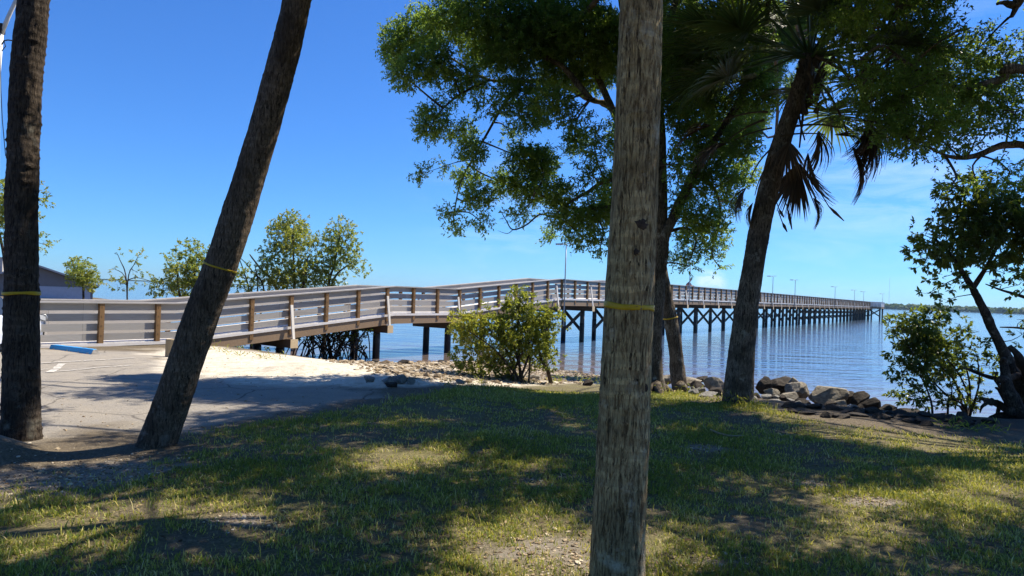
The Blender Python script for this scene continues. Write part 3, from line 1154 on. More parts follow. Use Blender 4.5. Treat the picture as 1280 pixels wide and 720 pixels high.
def frond_mesh(rng, petiole=1.1, fan=0.95, droop=0.4, nseg=44, curl=0.5, dead=False):
    """fan palm frond along +X from the origin: stalk, then a costapalmate fan"""
    mb = MB()
    k = 7
    xs = np.linspace(0, petiole, k)
    zs = -droop * 0.35 * (xs / petiole) ** 2 * petiole
    P = np.stack([xs, np.zeros(k), zs], 1)
    mb.tube(P, np.linspace(0.026, 0.012, k), 5, 0, False, tint=0.7)
    tip = P[-1]
    base_dir = np.array([1, 0, -droop * 0.6])
    base_dir /= np.linalg.norm(base_dir)
    sidev = np.array([0, 1.0, 0])
    upv = np.cross(base_dir, sidev)
    for s in range(nseg):
        a = (s / (nseg - 1.0) - 0.5) * (R(250) if not dead else R(120))
        a += rng.normal(0, 0.03)
        rib = tip + base_dir * 0.28 * math.cos(a * 0.5) ** 2
        L = fan * (0.72 + 0.28 * math.cos(a)) * rng.uniform(0.85, 1.05)
        dv = base_dir * math.cos(a) + sidev * math.sin(a) * (0.55 if dead else 1.0)
        dv = dv + upv * (0.30 * abs(math.sin(a)))      # V-shaped blade
        dv /= np.linalg.norm(dv)
        pts = [rib]
        q = rib.copy()
        dcur = dv.copy()
        n = 5
        for j in range(n):
            q = q + dcur * L / n
            dcur = dcur + np.array([0, 0, -1.0]) * (curl * (j + 0.5) / n * (0.55 + 0.4 * rng.random()))
            dcur /= np.linalg.norm(dcur)
            pts.append(q.copy())
        pts = np.array(pts)
        wd = np.cross(dv, upv)
        wd /= np.linalg.norm(wd) + 1e-9
        if dead:
            wd = wd * 0.8 + rand_dirs(1, rng)[0] * 0.5
        wdt = np.array([0.010, 0.021, 0.020, 0.015, 0.008, 0.001])
        fold = np.cross(wd, dv) * 0.006
        V = np.stack([pts + wd * wdt[:, None], pts + fold, pts - wd * wdt[:, None]], 1).reshape(-1, 3)
        Fq = []
        for j in range(n):
            for e in (0, 1):
                Fq.append((j * 3 + e, j * 3 + e + 1, j * 3 + e + 4, j * 3 + e + 3))
        mb.add(V, Fq, 0, np.clip(rng.uniform(0.1, 0.9) + np.linspace(-0.1, 0.25, 6).repeat(3), 0, 1))
    return mb


FR_RNG = np.random.default_rng(23)
FROND_GREEN = [frond_mesh(FR_RNG, 1.15, 0.95, dr, 46, cu).mesh("frond") for dr, cu in ((0.15, 0.35), (0.35, 0.5), (0.5, 0.65), (0.3, 0.8))]
FROND_DEAD = [frond_mesh(FR_RNG, 0.95, 0.85, dr, 34, cu, True).mesh("dead_frond") for dr, cu in ((0.5, 0.9), (0.8, 1.0), (0.6, 1.2))]
for me_ in FROND_GREEN:
    me_.materials.append(M['frond'])
for me_ in FROND_DEAD:
    me_.materials.append(M['frond_dead'])


def put_frond(parent, me, name, base, az, el, scale=1.0, roll=0.0):
    o = bpy.data.objects.new(name, me)
    COL.objects.link(o)
    o.parent = parent
    o.location = base
    d = Vector((math.cos(az) * math.cos(el), math.sin(az) * math.cos(el), math.sin(el)))
    q = Matrix.Rotation(az, 3, 'Z') @ Matrix.Rotation(-el, 3, 'Y') @ Matrix.Rotation(roll, 3, 'X')
    o.rotation_euler = q.to_euler()
    o.scale = (scale,) * 3
    return o


def palm(name, label, pts, radii, matl, amp, ring, seed, n_green=26, n_dead=8, frond_scale=1.0, extra=None, nseg=48, group=None):
    base = Vector(tuple(pts[0]))
    root = empty(name, tuple(base))
    tag(root, label, "palm tree", group)
    P, rr = resample(pts, radii, 0.013 if nseg > 90 else 0.022)
    mb = MB()
    mb.tube(P, rr, nseg, 0, True, palm_disp(amp, ring, seed))
    o = mb.build("trunk", matl, None, True, origin=base)
    o.parent = root
    o.location = (0, 0, 0)
    rng = random.Random(seed)
    top = Vector(tuple(pts[-1])) - base
    # old leaf bases (boots) under the crown
    mb = MB()
    for k in range(34):
        az = rng.uniform(0, 6.28)
        z = rng.uniform(-0.95, 0.1)
        rd = radii[-1] * 0.9
        b = top + Vector((math.cos(az) * rd, math.sin(az) * rd, z))
        e = b + Vector((math.cos(az) * 0.16, math.sin(az) * 0.16, rng.uniform(0.12, 0.3)))
        mb.tube([tuple(b - Vector((0, 0, 0.1))), tuple((b + e) / 2), tuple(e)], [0.05, 0.036, 0.018], 5)
    mb.build("leaf_bases", M['frond_dead'], root)
    for k in range(n_green):
        az = k * 2.399 + rng.uniform(-0.25, 0.25)
        el = R(74 - 92 * (k + 0.5) / n_green + rng.uniform(-8, 8))
        put_frond(root, FROND_GREEN[k % 4], "frond", top + Vector((0, 0, rng.uniform(-0.15, 0.12))), az, el, frond_scale * rng.uniform(0.85, 1.15), rng.uniform(-0.4, 0.4))
    for k in range(n_dead):
        az = k * 2.399 + 1.0 + rng.uniform(-0.4, 0.4)
        el = R(rng.uniform(-80, -50))
        put_frond(root, FROND_DEAD[k % 3], "dead_frond", top + Vector((math.cos(az) * 0.15, math.sin(az) * 0.15, rng.uniform(-0.7, -0.1))), az, el, frond_scale * rng.uniform(0.8, 1.1), rng.uniform(-0.6, 0.6))
    if extra:
        extra(root, base)
    return root, P, rr


def pxpath(lst, d):
    return [at(x, y, d if len(r) == 0 else r[0]) for x, y, *r in lst]


# near palm trunk in front of the camera
g0 = ground(771, 728)
dM = g0.y
main_pts = [g0 + Vector((0, 0, -0.15)), g0 + Vector((0, 0, 0.02))] + pxpath([(774, 640), (779, 550), (786, 383), (791, 290), (795, 200), (802, 0), (806, -180), (806, -420), (806, -700)], dM)
main_r = np.array([74, 69, 66, 64.5, 60.5, 58.5, 56.5, 53.5, 52, 50, 48]) * 0.5 * dM / F
MAIN, MAIN_P, MAIN_R = palm("palm_tree", "thick straight pale grey palm trunk standing closest, tied with yellow tape", main_pts, main_r, M['bark_palm'], 0.006, 0.0035, 3, 26, 8, 1.15, nseg=170)


# wound scar on the trunk
def scars():
    rng = np.random.default_rng(3)
    for (px, py, s_) in ((797, 283, 0.030), (790, 317, 0.016), (803, 482, 0.008)):
        c = at(px, py, dM)
        i = int(np.argmin(np.abs(MAIN_P[:, 2] - c.z)))
        ctr = Vector(MAIN_P[i])
        dirv = Vector((c.x - ctr.x, -math.sqrt(max(1e-4, MAIN_R[i] ** 2 - (c.x - ctr.x) ** 2)), 0)).normalized()
        p0 = ctr + dirv * (MAIN_R[i] + 0.003) + Vector((0, 0, c.z - ctr.z))
        t1 = Vector((0, 0, 1)).cross(dirv).normalized()
        n = 20
        rim, inn = [], []
        for k in range(n):
            a = 2 * math.pi * k / n
            r_ = s_ * (1 + 0.16 * rng.normal())
            e = t1 * math.cos(a) * r_ + Vector((0, 0, 1)) * math.sin(a) * r_ * (1.05 if s_ > 0.01 else 2.6)
            rim.append(tuple(p0 + e * 1.12 - dirv * (0.004 + e.dot(t1) ** 2 / (2 * MAIN_R[i]))))
            inn.append(tuple(p0 + e * 0.8 + dirv * 0.006 - dirv * (e.dot(t1) ** 2 / (2 * MAIN_R[i]))))
        mb = MB()
        V = rim + inn + [tuple(p0 + dirv * 0.001)]
        Fq = [(k, (k + 1) % n, n + (k + 1) % n, n + k) for k in range(n)]
        mb.add(V, Fq)
        mb.f.append((np.array([(n + k, n + (k + 1) % n, 2 * n) for k in range(n)]), 0))
        o = mb.build("scar", simple_mat("bark_scar", (0.075, 0.05, 0.035), 0.9, 0.3, 40.0, 0.6), None, True, origin=Vector(MAIN.location))
        o.parent = MAIN
        o.location = (0, 0, 0)


scars()

# leaning palm
gL = ground(196, 556)
dL = gL.y
lean_pts = [gL + Vector((-0.04, 0, -0.15)), gL] + pxpath([(216, 500), (250, 400), (269, 350), (287, 300), (318.5, 200), (347, 100), (371.5, 0), (392, -120), (418, -320), (440, -560), (452, -800)], dL)
lean_r = np.array([52, 47, 44.5, 43, 42, 41, 38.5, 37.5, 35.5, 34, 33, 32, 31]) * 0.475 * dL / F
LEAN, LEAN_P, LEAN_R = palm("palm_tree", "brown palm trunk leaning to the right beside the parking lot, tied with yellow tape", lean_pts, lean_r, M['bark_palm_brown'], 0.009, 0.003, 5, 24, 6, 1.1, nseg=56)

gF = ground(27, 549)
dF = gF.y
left_pts = [gF + Vector((0, 0, -0.15)), gF] + pxpath([(27, 480), (27, 400), (27, 300), (28, 220), (33, 100), (42, 0), (50, -120), (56, -320), (60, -560), (62, -800)], dF)
left_r = np.array([56, 47, 42, 40, 38, 37, 36.5, 35.5, 34, 33, 32, 31]) * 0.475 * dF / F
LEFT, LEFT_P, LEFT_R = palm("palm_tree", "dark rough upright palm trunk at the left end, tied with yellow tape", left_pts, left_r, M['bark_palm_dark'], 0.014, 0.011, 9, 24, 6, 1.1, nseg=64)

# shore palm with dead skirt
gS = ground(922, 503)
dS = gS.y
shore_pts = [gS + Vector((-0.03, 0, -0.2)), gS] + pxpath([(926, 450), (933, 390), (942, 330), (951, 280), (961, 235), (973, 190), (986, 150), (1000, 110), (1012, 70)], dS)
shore_r = np.array([46, 38, 33, 28, 26, 25.5, 25, 23, 21, 20, 19]) * 0.5 * dS / F


def shore_extra(root, base):
    def dead(px, py, az, el, sc, k, dz=0.0, roll=0.0):
        b = at(px, py, dS + dz) - base
        put_frond(root, FROND_DEAD[k], "dead_frond", b, R(az), R(el), sc, roll)
    dead(975, 170, -10, 12, 0.75, 0, -0.15)
    dead(992, 200, -15, -50, 0.62, 2, -0.15)
    dead(985, 160, 0, 18, 0.95, 1, 0.1)
    dead(965, 160, 178, -10, 0.7, 0, -0.1)
    dead(965, 185, 190, -40, 0.7, 1, -0.2)
    dead(960, 205, 170, -58, 0.6, 2, -0.1)
    dead(955, 150, 200, -20, 0.85, 0, 0.1)
    dead(960, 140, 165, 5, 0.8, 1, -0.2)
    dead(1020, 70, -20, -30, 1.1, 0, -0.3)
    dead(1040, 70, 0, -45, 1.1, 1, -0.2)
    dead(1060, 60, 10, -60, 1.1, 2, -0.4)
    dead(1090, 55, -10, -80, 1.0, 0, -0.5)
    dead(1110, 60, 10, -85, 1.0, 1, -0.3)
    dead(1010, 90, -60, -60, 0.9, 1, -0.3)
    dead(990, 110, -120, -70, 0.8, 2, -0.3)
    # thin bare hanging stalks
    mb = MB()
    for (x1, y1, x2, y2, x3, y3) in ((975, 232, 985, 262, 990, 287), (972, 262, 978, 278, 984, 290), (1020, 232, 1036, 258, 1055, 276), (968, 245, 974, 262, 980, 272)):
        a, b_, c = (at(x, y, dS - 0.1) - base for x, y in ((x1, y1), (x2, y2), (x3, y3)))
        mb.tube([tuple(a), tuple(b_), tuple(b_ + (c - b_) * 0.4), tuple(c)], [0.008, 0.009, 0.028, 0.008], 5)
    mb.build("dead_stalks", M['frond_dead'], root)


SHORE_PALM, SP_P, SP_R = palm("palm_tree", "leaning shore palm with a skirt of brown dead fronds beside the rocks", shore_pts, shore_r, M['bark_oak'], 0.010, 0.005, 13, 40, 3, 1.2, shore_extra, nseg=48)


# yellow tape round the trunks
def tape(P, Rr, z, label, width=0.036, tilt=(0.0, 0.0), tail=None, extra=0.008):
    i = int(np.argmin(np.abs(P[:, 2] - z)))
    c = P[i]
    tan = P[min(i + 3, len(P) - 1)] - P[max(i - 3, 0)]
    tan /= np.linalg.norm(tan)
    u = np.cross(tan, (0, 1.0, 0))
    u /= np.linalg.norm(u)
    v = np.cross(tan, u)
    n = 48
    rng = np.random.default_rng(int(abs(z) * 1000) + i)
    mb = MB()
    V = []
    for k in range(n):
        a = 2 * math.pi * k / n
        dv = u * math.cos(a) + v * math.sin(a)
        off = tilt[0] * math.cos(a) + 0.004 * math.sin(3 * a + 1)
        wv = width * (1 + 0.16 * math.sin(2 * a + 0.7) + 0.10 * math.sin(5 * a))
        rr = Rr[i] + extra + 0.001 * rng.normal()
        for q in (-0.5, -0.15, 0.2, 0.5):
            V.append(c + dv * (rr + 0.0025 * math.cos(q * 9 + 5 * a)) + tan * (off + q * wv))
    Fq = []
    for k in range(n):
        k2 = (k + 1) % n
        for e in range(3):
            Fq.append((k * 4 + e, k2 * 4 + e, k2 * 4 + e + 1, k * 4 + e + 1))
    mb.add(V, Fq)
    if tail is not None:
        mb.f = mb.f
        a0 = tail
        dv = u * math.cos(a0) + v * math.sin(a0)
        b = c + dv * (Rr[i] + extra + 0.004)
        V = []
        for k in range(8):
            t = k / 7
            ctr = b + dv * (0.015 + 0.02 * math.sin(t * 4)) - np.array([0, 0, 1]) * t * 0.17 + np.cross(tan, dv) * 0.03 * math.sin(t * 3)
            sw = np.cross(tan, dv) * math.cos(t * 2) + dv * math.sin(t * 2)
            V += [ctr + sw * 0.014, ctr - sw * 0.014]
        mb.add(V, [(2 * k, 2 * k + 1, 2 * k + 3, 2 * k + 2) for k in range(7)])
    o = mb.build("caution_tape", M['tape'], None, True, origin=Vector(tuple(c)))
    md = o.modifiers.new("thickness", 'SOLIDIFY')
    md.thickness = 0.0012
    tag(o, label, "tape", "yellow tape tied round the trunks")
    return o


tape(MAIN_P, MAIN_R, at(786, 383, dM).z, "broad yellow tape wrapped round the thick grey palm in front", 0.033, (0.005, 0), tail=None, extra=0.005)
tape(LEAN_P, LEAN_R, at(277, 334, dL).z, "thin yellow tape wrapped round the leaning brown palm", 0.020, (0.0, 0), extra=0.007)
tape(LEFT_P, LEFT_R, at(27, 366, dF).z, "dull yellow tape wrapped round the dark rough left palm", 0.034, (0.0, 0), extra=0.014)


# ------------------------------------------------------------------ overhead shade clumps
# unseen leaf clumps added above the frame, placed by LIT to shape lawn shade
LIT = [(50, 640, 140, 34), (110, 695, 130, 34), (190, 650, 80, 16), (520, 588, 80, 15), (590, 570, 60, 12), (640, 505, 80, 9), (720, 560, 45, 12), (705, 690, 95, 48), (330, 640, 40, 10), (1010, 618, 80, 14), (1130, 600, 80, 18), (1240, 615, 60, 16),
       (960, 672, 50, 16), (1040, 655, 50, 12), (890, 502, 70, 12), (1000, 526, 90, 14), (1120, 549, 110, 15), (1230, 566, 90, 15), (440, 700, 50, 14), (110, 485, 150, 62), (330, 455, 160, 12), (230, 470, 110, 14), (870, 700, 40, 14), (560, 650, 34, 8), (850, 560, 30, 7), (1250, 690, 40, 12)]


def shade_clumps():
    rg = np.random.default_rng(101)
    oak, right = [], []
    d = 2.6
    while d < 12.2:
        hw = 0.80 * d + 0.6
        X = -hw
        while X < hw:
            gx, gy = X + rg.uniform(-0.3, 0.3), d + rg.uniform(-0.3, 0.3)
            X += 0.85
            # where this ground point sits in the picture
            t = Vector((gx, gy, hz(gx, gy) - CAM_Z))
            dep = t.dot(fwd)
            px, py = 640 + F * t.dot(c_right) / dep, 360 - F * t.dot(c_up) / dep
            if any(((px - a) / (c * 1.2)) ** 2 + ((py - b) / (e * 1.25)) ** 2 < 1.0 for a, b, c, e in LIT):
                if rg.random() > 0.13:
                    continue
                small = True
            else:
                small = False
            if rg.random() < 0.06:
                continue
            z = 2.85 + 0.5 * gy + rg.uniform(0.1, 1.0)
            k = z / math.tan(SUN_EL)
            c = Vector((gx + k * math.cos(SUN_AZ), gy + k * math.sin(SUN_AZ), z))
            (oak if c.x < 5.2 else right).append((c, rg.uniform(0.22, 0.36) if small else rg.uniform(0.5, 0.78)))
        d += 0.85
    return oak, right


SHADE_CLUMPS_OAK, SHADE_CLUMPS_RIGHT = shade_clumps()

# ------------------------------------------------------------------ broadleaf tree behind the near palm
def bark_disp(amp, seed):
    def f(p, t):
        return fbm(p * np.array([6, 6, 2.0]), 3, seed) * amp + fbm(p * 17, 2, seed + 5) * amp * 0.35
    return f


class Tree:
    def __init__(s, name, label, base, cat="tree", group=None):
        s.root = empty(name, tuple(base))
        s.base = Vector(tuple(base))
        tag(s.root, label, cat, group)
        s.tr = MB()
        s.br = MB()
        s.skel = []

    def limb(s, pts, radii, n=14, trunk=True, step=0.06, amp=None, seed=1):
        P, rr = resample(pts, radii, step)
        (s.tr if trunk else s.br).tube(P, rr, n, 0, True, bark_disp(amp if amp is not None else max(rr) * 0.14, seed) if n > 6 else None)
        s.skel += [tuple(p) for p in P]
        return P, rr

    def finish(s, bark, leafm, crown_mb):
        # the crown carries its twigs: leaves are material 0, twigs material 1
        off = crown_mb.nv
        for v, a in zip(s.br.v, s.br.att):
            crown_mb.v.append(v)
            crown_mb.att.append(a)
        for f, mi in s.br.f:
            crown_mb.f.append((f + off, 1))
        crown_mb.nv += s.br.nv
        for mb, nm, mm, sm in ((s.tr, "trunk", bark, True), (crown_mb, "crown", [leafm, bark], False)):
            if not mb.v:
                continue
            o = mb.build(nm, mm, None, sm, origin=s.base)
            o.parent = s.root
            o.location = (0, 0, 0)


rng = np.random.default_rng(42)
bA = ground(818, 490)
D0 = bA.y
T = Tree("broadleaf_tree", "spreading small-leaved tree with two crossing trunks behind the grey palm", bA)
tA = [bA + Vector((0.05, 0, -0.25)), bA + Vector((0.02, 0, 0.02))] + pxpath([(818, 465), (818, 430), (821, 380), (825, 330), (831, 295), (847, 262), (868, 215), (890, 180), (910, 150), (935, 110), (955, 60), (965, 0), (960, -90)], D0)
TA_P, TA_R = T.limb(tA, np.array([34, 30, 23, 20, 19, 18, 15.5, 13, 11.5, 10.5, 9, 7.5, 6, 5, 3]) * 0.5 * D0 / F * 0.92, 18, seed=4)
T.limb(pxpath([(826, 320), (827, 260), (826, 200), (824, 120), (830, 50), (845, 0), (868, -80)], D0 + 0.1), np.array([15, 14, 13, 12, 10, 8, 5]) * 0.5 * D0 / F * 1.1, 14, seed=5)
bB = ground(850, 489)
tB = [bB + Vector((0.03, 0, -0.25)), bB] + pxpath([(846, 450), (840, 410), (833, 370), (826, 335), (815, 290), (800, 240), (783, 190), (766, 138), (738, 124), (700, 106), (655, 101), (612, 100), (575, 80), (545, 58)], bB.y)
TB_P, TB_R = T.limb(tB, np.array([34, 27, 23, 22, 20, 19, 17, 15, 13, 11, 10, 8.5, 7, 5, 3.5, 2.5]) * 0.42 * D0 / F, 16, seed=6)
# roots
for (x1, y1, x2, y2) in ((818, 478, 842, 489), (818, 480, 800, 492), (850, 482, 862, 491), (820, 480, 828, 493)):
    a, b = at(x1, y1, D0 - 0.1), ground(x2, y2)
    T.limb([a, (a + b) / 2 + Vector((0, 0, -0.02)), b + Vector((0, 0, -0.04))], [0.12, 0.09, 0.04], 8, seed=8)
T.limb(pxpath([(803, 262), (758, 260), (725, 262), (695, 252), (668, 240)], D0), [0.07, 0.055, 0.045, 0.035, 0.02], 8)
T.limb(pxpath([(795, 225), (758, 226), (735, 240), (714, 252), (690, 272)], D0 - 0.3), [0.06, 0.05, 0.042, 0.03, 0.015], 8)
T.limb(pxpath([(738, 124), (705, 85), (680, 70), (645, 40), (610, 10), (590, -30)], D0 - 0.2), [0.07, 0.06, 0.05, 0.04, 0.03, 0.02], 8)
T.limb(pxpath([(655, 101), (630, 130), (610, 165), (590, 200), (575, 230), (568, 265)], D0 + 0.3), [0.045, 0.035, 0.028, 0.02, 0.014, 0.01], 7)
T.limb(pxpath([(612, 100), (575, 118), (550, 140), (535, 165)], D0), [0.03, 0.024, 0.018, 0.01], 7)
T.limb(pxpath([(766, 138), (740, 80), (720, 30), (700, -30), (690, -100)], D0 + 0.4), [0.08, 0.065, 0.05, 0.04, 0.03], 8)
T.limb(pxpath([(868, 215), (895, 240), (900, 275), (890, 310)], D0 + 0.2), [0.05, 0.035, 0.025, 0.012], 7)
T.limb(pxpath([(835, 290), (858, 285), (870, 300), (862, 325)], D0 + 0.3), [0.04, 0.03, 0.02, 0.012], 7)
T.limb(pxpath([(824, 120), (790, 60), (775, 0), (770, -70)], D0 + 0.6), [0.07, 0.05, 0.04, 0.02], 8)
# the bare hooked twig
T.limb(pxpath([(690, 272), (675, 268), (658, 281), (641, 287), (633, 276), (625, 262)], D0 - 0.3), [0.02, 0.02, 0.018, 0.016, 0.011, 0.006], 6)
T.limb(pxpath([(641, 287), (634, 292), (622, 288)], D0 - 0.3), [0.010, 0.007, 0.003], 5)
T.limb(pxpath([(590, 200), (570, 203), (552, 209), (528, 217)], D0 + 0.2), [0.012, 0.009, 0.007, 0.004], 5)
OAK = [(497, 60, 20, 26, 1.2), (503, 92, 18, 18, 1.0), (526, 38, 25, 24, 1.0), (540, 78, 26, 24, 1.1), (560, 25, 28, 24, 0.9), (598, 18, 34, 24, 1.0), (604, 58, 30, 24, 1.0),
       (585, 98, 26, 16, 1.0), (540, 150, 20, 18, 1.0), (532, 166, 12, 9, 0.9), (562, 122, 16, 10, 0.6), (577, 165, 20, 13, 0.9), (590, 190, 20, 14, 0.9), (640, 60, 36, 34, 1.1), (652, 18, 40, 24, 1.1),
       (690, 40, 40, 34, 1.2), (730, 38, 40, 34, 1.2), (700, 88, 32, 22, 1.1), (740, 92, 26, 24, 1.1), (650, 112, 32, 14, 0.9), (615, 130, 25, 11, 0.6), (662, 143, 30, 16, 0.9), (690, 128, 26, 18, 0.9), (640, 170, 16, 9, 0.5),
       (717, 150, 20, 12, 0.7), (719, 178, 17, 13, 1.2), (526, 216, 9, 8, 1.1), (556, 208, 7, 6, 0.9), (583, 221, 17, 12, 1.0), (564, 268, 13, 9, 0.9), (571, 287, 8, 9, 0.8), (598, 247, 20, 14, 1.0),
       (600, 276, 13, 10, 0.7), (630, 228, 20, 15, 1.0), (654, 198, 22, 16, 1.1), (676, 205, 22, 20, 1.3), (661, 237, 22, 16, 1.2), (650, 268, 16, 10, 0.7), (696, 243, 24, 16, 1.2), (708, 272, 26, 13, 1.0),
       (737, 270, 24, 16, 1.1), (690, 293, 12, 8, 0.8), (728, 296, 22, 11, 0.9), (752, 305, 10, 14, 0.8), (742, 222, 24, 26, 0.35), (742, 180, 24, 26, 0.3), (765, 60, 30, 40, 1.0), (770, 250, 24, 40, 0.7), (780, 170, 20, 40, 0.6),
       (852, 252, 16, 16, 0.8), (877, 268, 24, 16, 0.9), (892, 288, 24, 14, 0.8), (860, 290, 16, 14, 0.9), (850, 322, 14, 10, 0.8), (861, 333, 9, 6, 0.7), (886, 312, 22, 10, 0.8), (900, 334, 6, 6, 0.6),
       (852, 60, 28, 36, 0.9), (880, 40, 32, 34, 1.0), (880, 92, 30, 28, 1.0), (852, 135, 22, 28, 0.9), (902, 140, 28, 26, 1.0), (864, 172, 24, 22, 0.9), (882, 205, 26, 18, 0.9), (905, 225, 20, 18, 0.9),
       (925, 178, 22, 24, 0.9), (930, 60, 30, 34, 0.9), (945, 118, 26, 26, 0.9), (912, 252, 14, 14, 0.8), (925, 10, 34, 26, 0.9), (845, 10, 32, 24, 0.9), (820, 90, 20, 60, 0.6),
       (850, 90, 24, 30, 1.0), (872, 120, 26, 26, 1.0), (895, 75, 28, 28, 1.0), (905, 180, 22, 20, 1.0), (930, 215, 18, 16, 0.8), (870, 235, 20, 14, 0.8), (848, 205, 14, 22, 0.7), (940, 150, 22, 22, 1.0, 12.0),
       (955, 85, 24, 28, 1.1, 11.6), (985, 50, 26, 26, 1.0, 11.4), (1000, 110, 20, 20, 0.7, 11.4), (960, 30, 26, 24, 1.0, 11.6), (1020, 90, 22, 20, 0.7, 11.3), (1010, 20, 28, 24, 1.0, 11.4),
       # over the top of the picture, front and back
       (560, -40, 40, 26, 0.35), (640, -50, 44, 30, 0.35), (720, -50, 44, 34, 0.35), (800, -60, 46, 34, 0.35), (880, -50, 44, 30, 0.35), (950, -60, 40, 30, 0.35),
       (680, -110, 60, 30, 0.2), (790, -130, 60, 30, 0.2), (890, -110, 50, 30, 0.2)]
tw = MB()
crown, cen = foliage(OAK, D0, 0.074, 0.031, 0.21, 12, 680, rng, 1.5, 0.9, 0.0, T.br)
connect(T.br, T.skel, cen, rng, 0.020, 4)
# unseen clumps and boughs added overhead to shade the grass
ov_mb = []


def foliage3(mb, clumps, leaf_l, leaf_w, dens, rng, per=11, twig=0.28, shift=0.0, flat=0.5):
    cen = []
    for c, r_ in clumps:
        c = np.array(tuple(c))
        ax = np.array([r_, r_, r_ * flat])
        cen.append((c, ax))
        nt = int(dens * (4.19 * r_ ** 3 * flat) ** 0.85)
        u = rand_dirs(nt, rng) * (0.25 + 0.75 * rng.random((nt, 1)) ** 0.6)
        o = c + u * ax * (1 + 0.4 * fbm(u * 1.9 + c, 2, 4)[:, None])
        td = u * 0.9 + rand_dirs(nt, rng) * 0.8
        td /= np.linalg.norm(td, axis=1)[:, None]
        tl = twig * rng.uniform(0.6, 1.3, nt)
        f = (np.arange(per)[None, :] + rng.random((nt, per)) * 0.8) / per
        p = o[:, None, :] + td[:, None, :] * (f * tl[:, None])[:, :, None]
        la = td[:, None, :] * 0.5 + rand_dirs(nt * per, rng).reshape(nt, per, 3) * 0.9
        la /= np.linalg.norm(la, axis=2)[:, :, None]
        N = nt * per
        tt = np.clip(rng.uniform(0, 0.75, nt)[:, None] + shift + rng.normal(0, 0.13, (nt, per)), 0, 1)
        leaves_mesh(mb, p.reshape(N, 3), la.reshape(N, 3), leaf_l * rng.uniform(0.65, 1.25, N), leaf_w * rng.uniform(0.7, 1.25, N), tt.ravel(), rng)
    return cen


cen = foliage3(crown, SHADE_CLUMPS_OAK, 0.085, 0.040, 480, rng)
T.limb([at(720, 30, D0 + 0.2), Vector((1.4, 11.2, 6.9)), Vector((0.8, 9.2, 7.1)), Vector((1.4, 7.2, 6.7))], [0.06, 0.05, 0.04, 0.02], 8)
T.limb([at(955, 60, D0), Vector((4.0, 10.8, 7.2)), Vector((3.6, 8.6, 7.3))], [0.05, 0.04, 0.02], 8)
T.limb([Vector((0.8, 10.2, 7.1)), Vector((-0.8, 10.6, 7.4)), Vector((-2.4, 10.6, 7.3))], [0.04, 0.03, 0.015], 7)
connect(T.br, overhead(T.skel), cen, rng, 0.02, 3)
T.finish(M['bark_oak'], M['leaf_oak'], crown)
tape(TB_P, TB_R, at(838, 399, bB.y).z, "narrow yellow tape on the crossing double trunks behind the grey palm", 0.03, (0, 0), extra=0.02)

# ------------------------------------------------------------------ right-hand tree (trunk outside the picture), limb reaching in
rng = np.random.default_rng(77)
bR = Vector((12.3, 9.9, hz(12.3, 9.9)))
T = Tree("broadleaf_tree", "leafy tree whose crooked limb and small dark leaves reach in from the right end", bR)
T.limb([bR + Vector((0, 0, -0.2)), bR + Vector((-0.05, 0, 0.6)), bR + Vector((-0.2, 0.2, 2.2)), bR + Vector((-0.1, 0.4, 3.6)), bR + Vector((-0.6, 0.6, 5.4)), bR + Vector((-1.4, 0.9, 7.2))], [0.3, 0.24, 0.2, 0.18, 0.13, 0.06], 16, seed=31)
dR = 9.6
T.limb([bR + Vector((-0.15, 0.35, 3.0))] + pxpath([(1330, 200), (1282, 182), (1262, 181), (1248, 183), (1222, 194), (1195, 197), (1172, 190), (1150, 176)], dR), [0.10, 0.075, 0.055, 0.05, 0.046, 0.04, 0.03, 0.02, 0.01], 10, seed=33)
T.limb([bR + Vector((-0.3, 0.5, 4.6))] + pxpath([(1300, 90), (1250, 100), (1200, 110), (1150, 90), (1110, 60)], dR), [0.09, 0.07, 0.055, 0.04, 0.03, 0.015], 8)
T.limb([bR + Vector((-0.4, 0.5, 5.0))] + pxpath([(1310, -20), (1272, 5), (1255, 3), (1246, 5)], dR), [0.10, 0.09, 0.06, 0.03, 0.02], 8, seed=35)
T.limb(pxpath([(1272, 5), (1265, 20), (1261, 22)], dR), [0.05, 0.03, 0.012], 7)
T.limb([bR + Vector((-0.6, 0.6, 5.4))] + pxpath([(1280, -60), (1200, -30), (1140, 0), (1100, 30)], dR), [0.08, 0.06, 0.05, 0.035, 0.015], 8)
RT = [(1050, 30, 30, 26, 1.0), (1062, 85, 22, 18, 0.8), (1085, 100, 20, 16, 0.8), (1105, 160, 20, 18, 0.9), (1040, 115, 18, 14, 0.6), (1120, 140, 22, 20, 0.9), (1140, 185, 20, 12, 0.8), (1075, 15, 26, 20, 1.0), (1090, 55, 18, 14, 1.2, 0), (1076, 74, 10, 8, 1.0), (1084, 130, 22, 14, 1.2, 0), (1068, 150, 14, 10, 0.9, 0), (1110, 120, 30, 28, 0.9), (1130, 168, 26, 20, 1.0), (1160, 152, 36, 28, 1.0), (1200, 130, 38, 32, 0.9),
      (1240, 110, 32, 32, 0.8), (1222, 62, 28, 22, 0.7), (1255, 75, 22, 26, 0.6), (1180, 92, 30, 24, 0.8), (1270, 140, 22, 32, 0.8), (1182, 180, 28, 13, 0.9), (1222, 168, 24, 14, 0.8), (1150, 50, 34, 34, 0.7),
      (1160, 8, 40, 22, 0.8), (1120, 8, 36, 20, 0.7), (1100, 90, 22, 22, 0.7), (1140, 110, 30, 26, 0.8), (1190, 230, 15, 15, 0.35), (1220, 224, 18, 12, 0.4), (1262, 214, 24, 16, 0.5), (1205, 35, 18, 14, 0.4),
      (1190, -40, 40, 24, 0.8), (1110, -50, 40, 24, 0.8), (1270, -60, 50, 24, 0.7), (1330, 60, 34, 50, 0.8), (1340, 150, 34, 40, 0.8), (1340, -40, 50, 40, 0.8)]
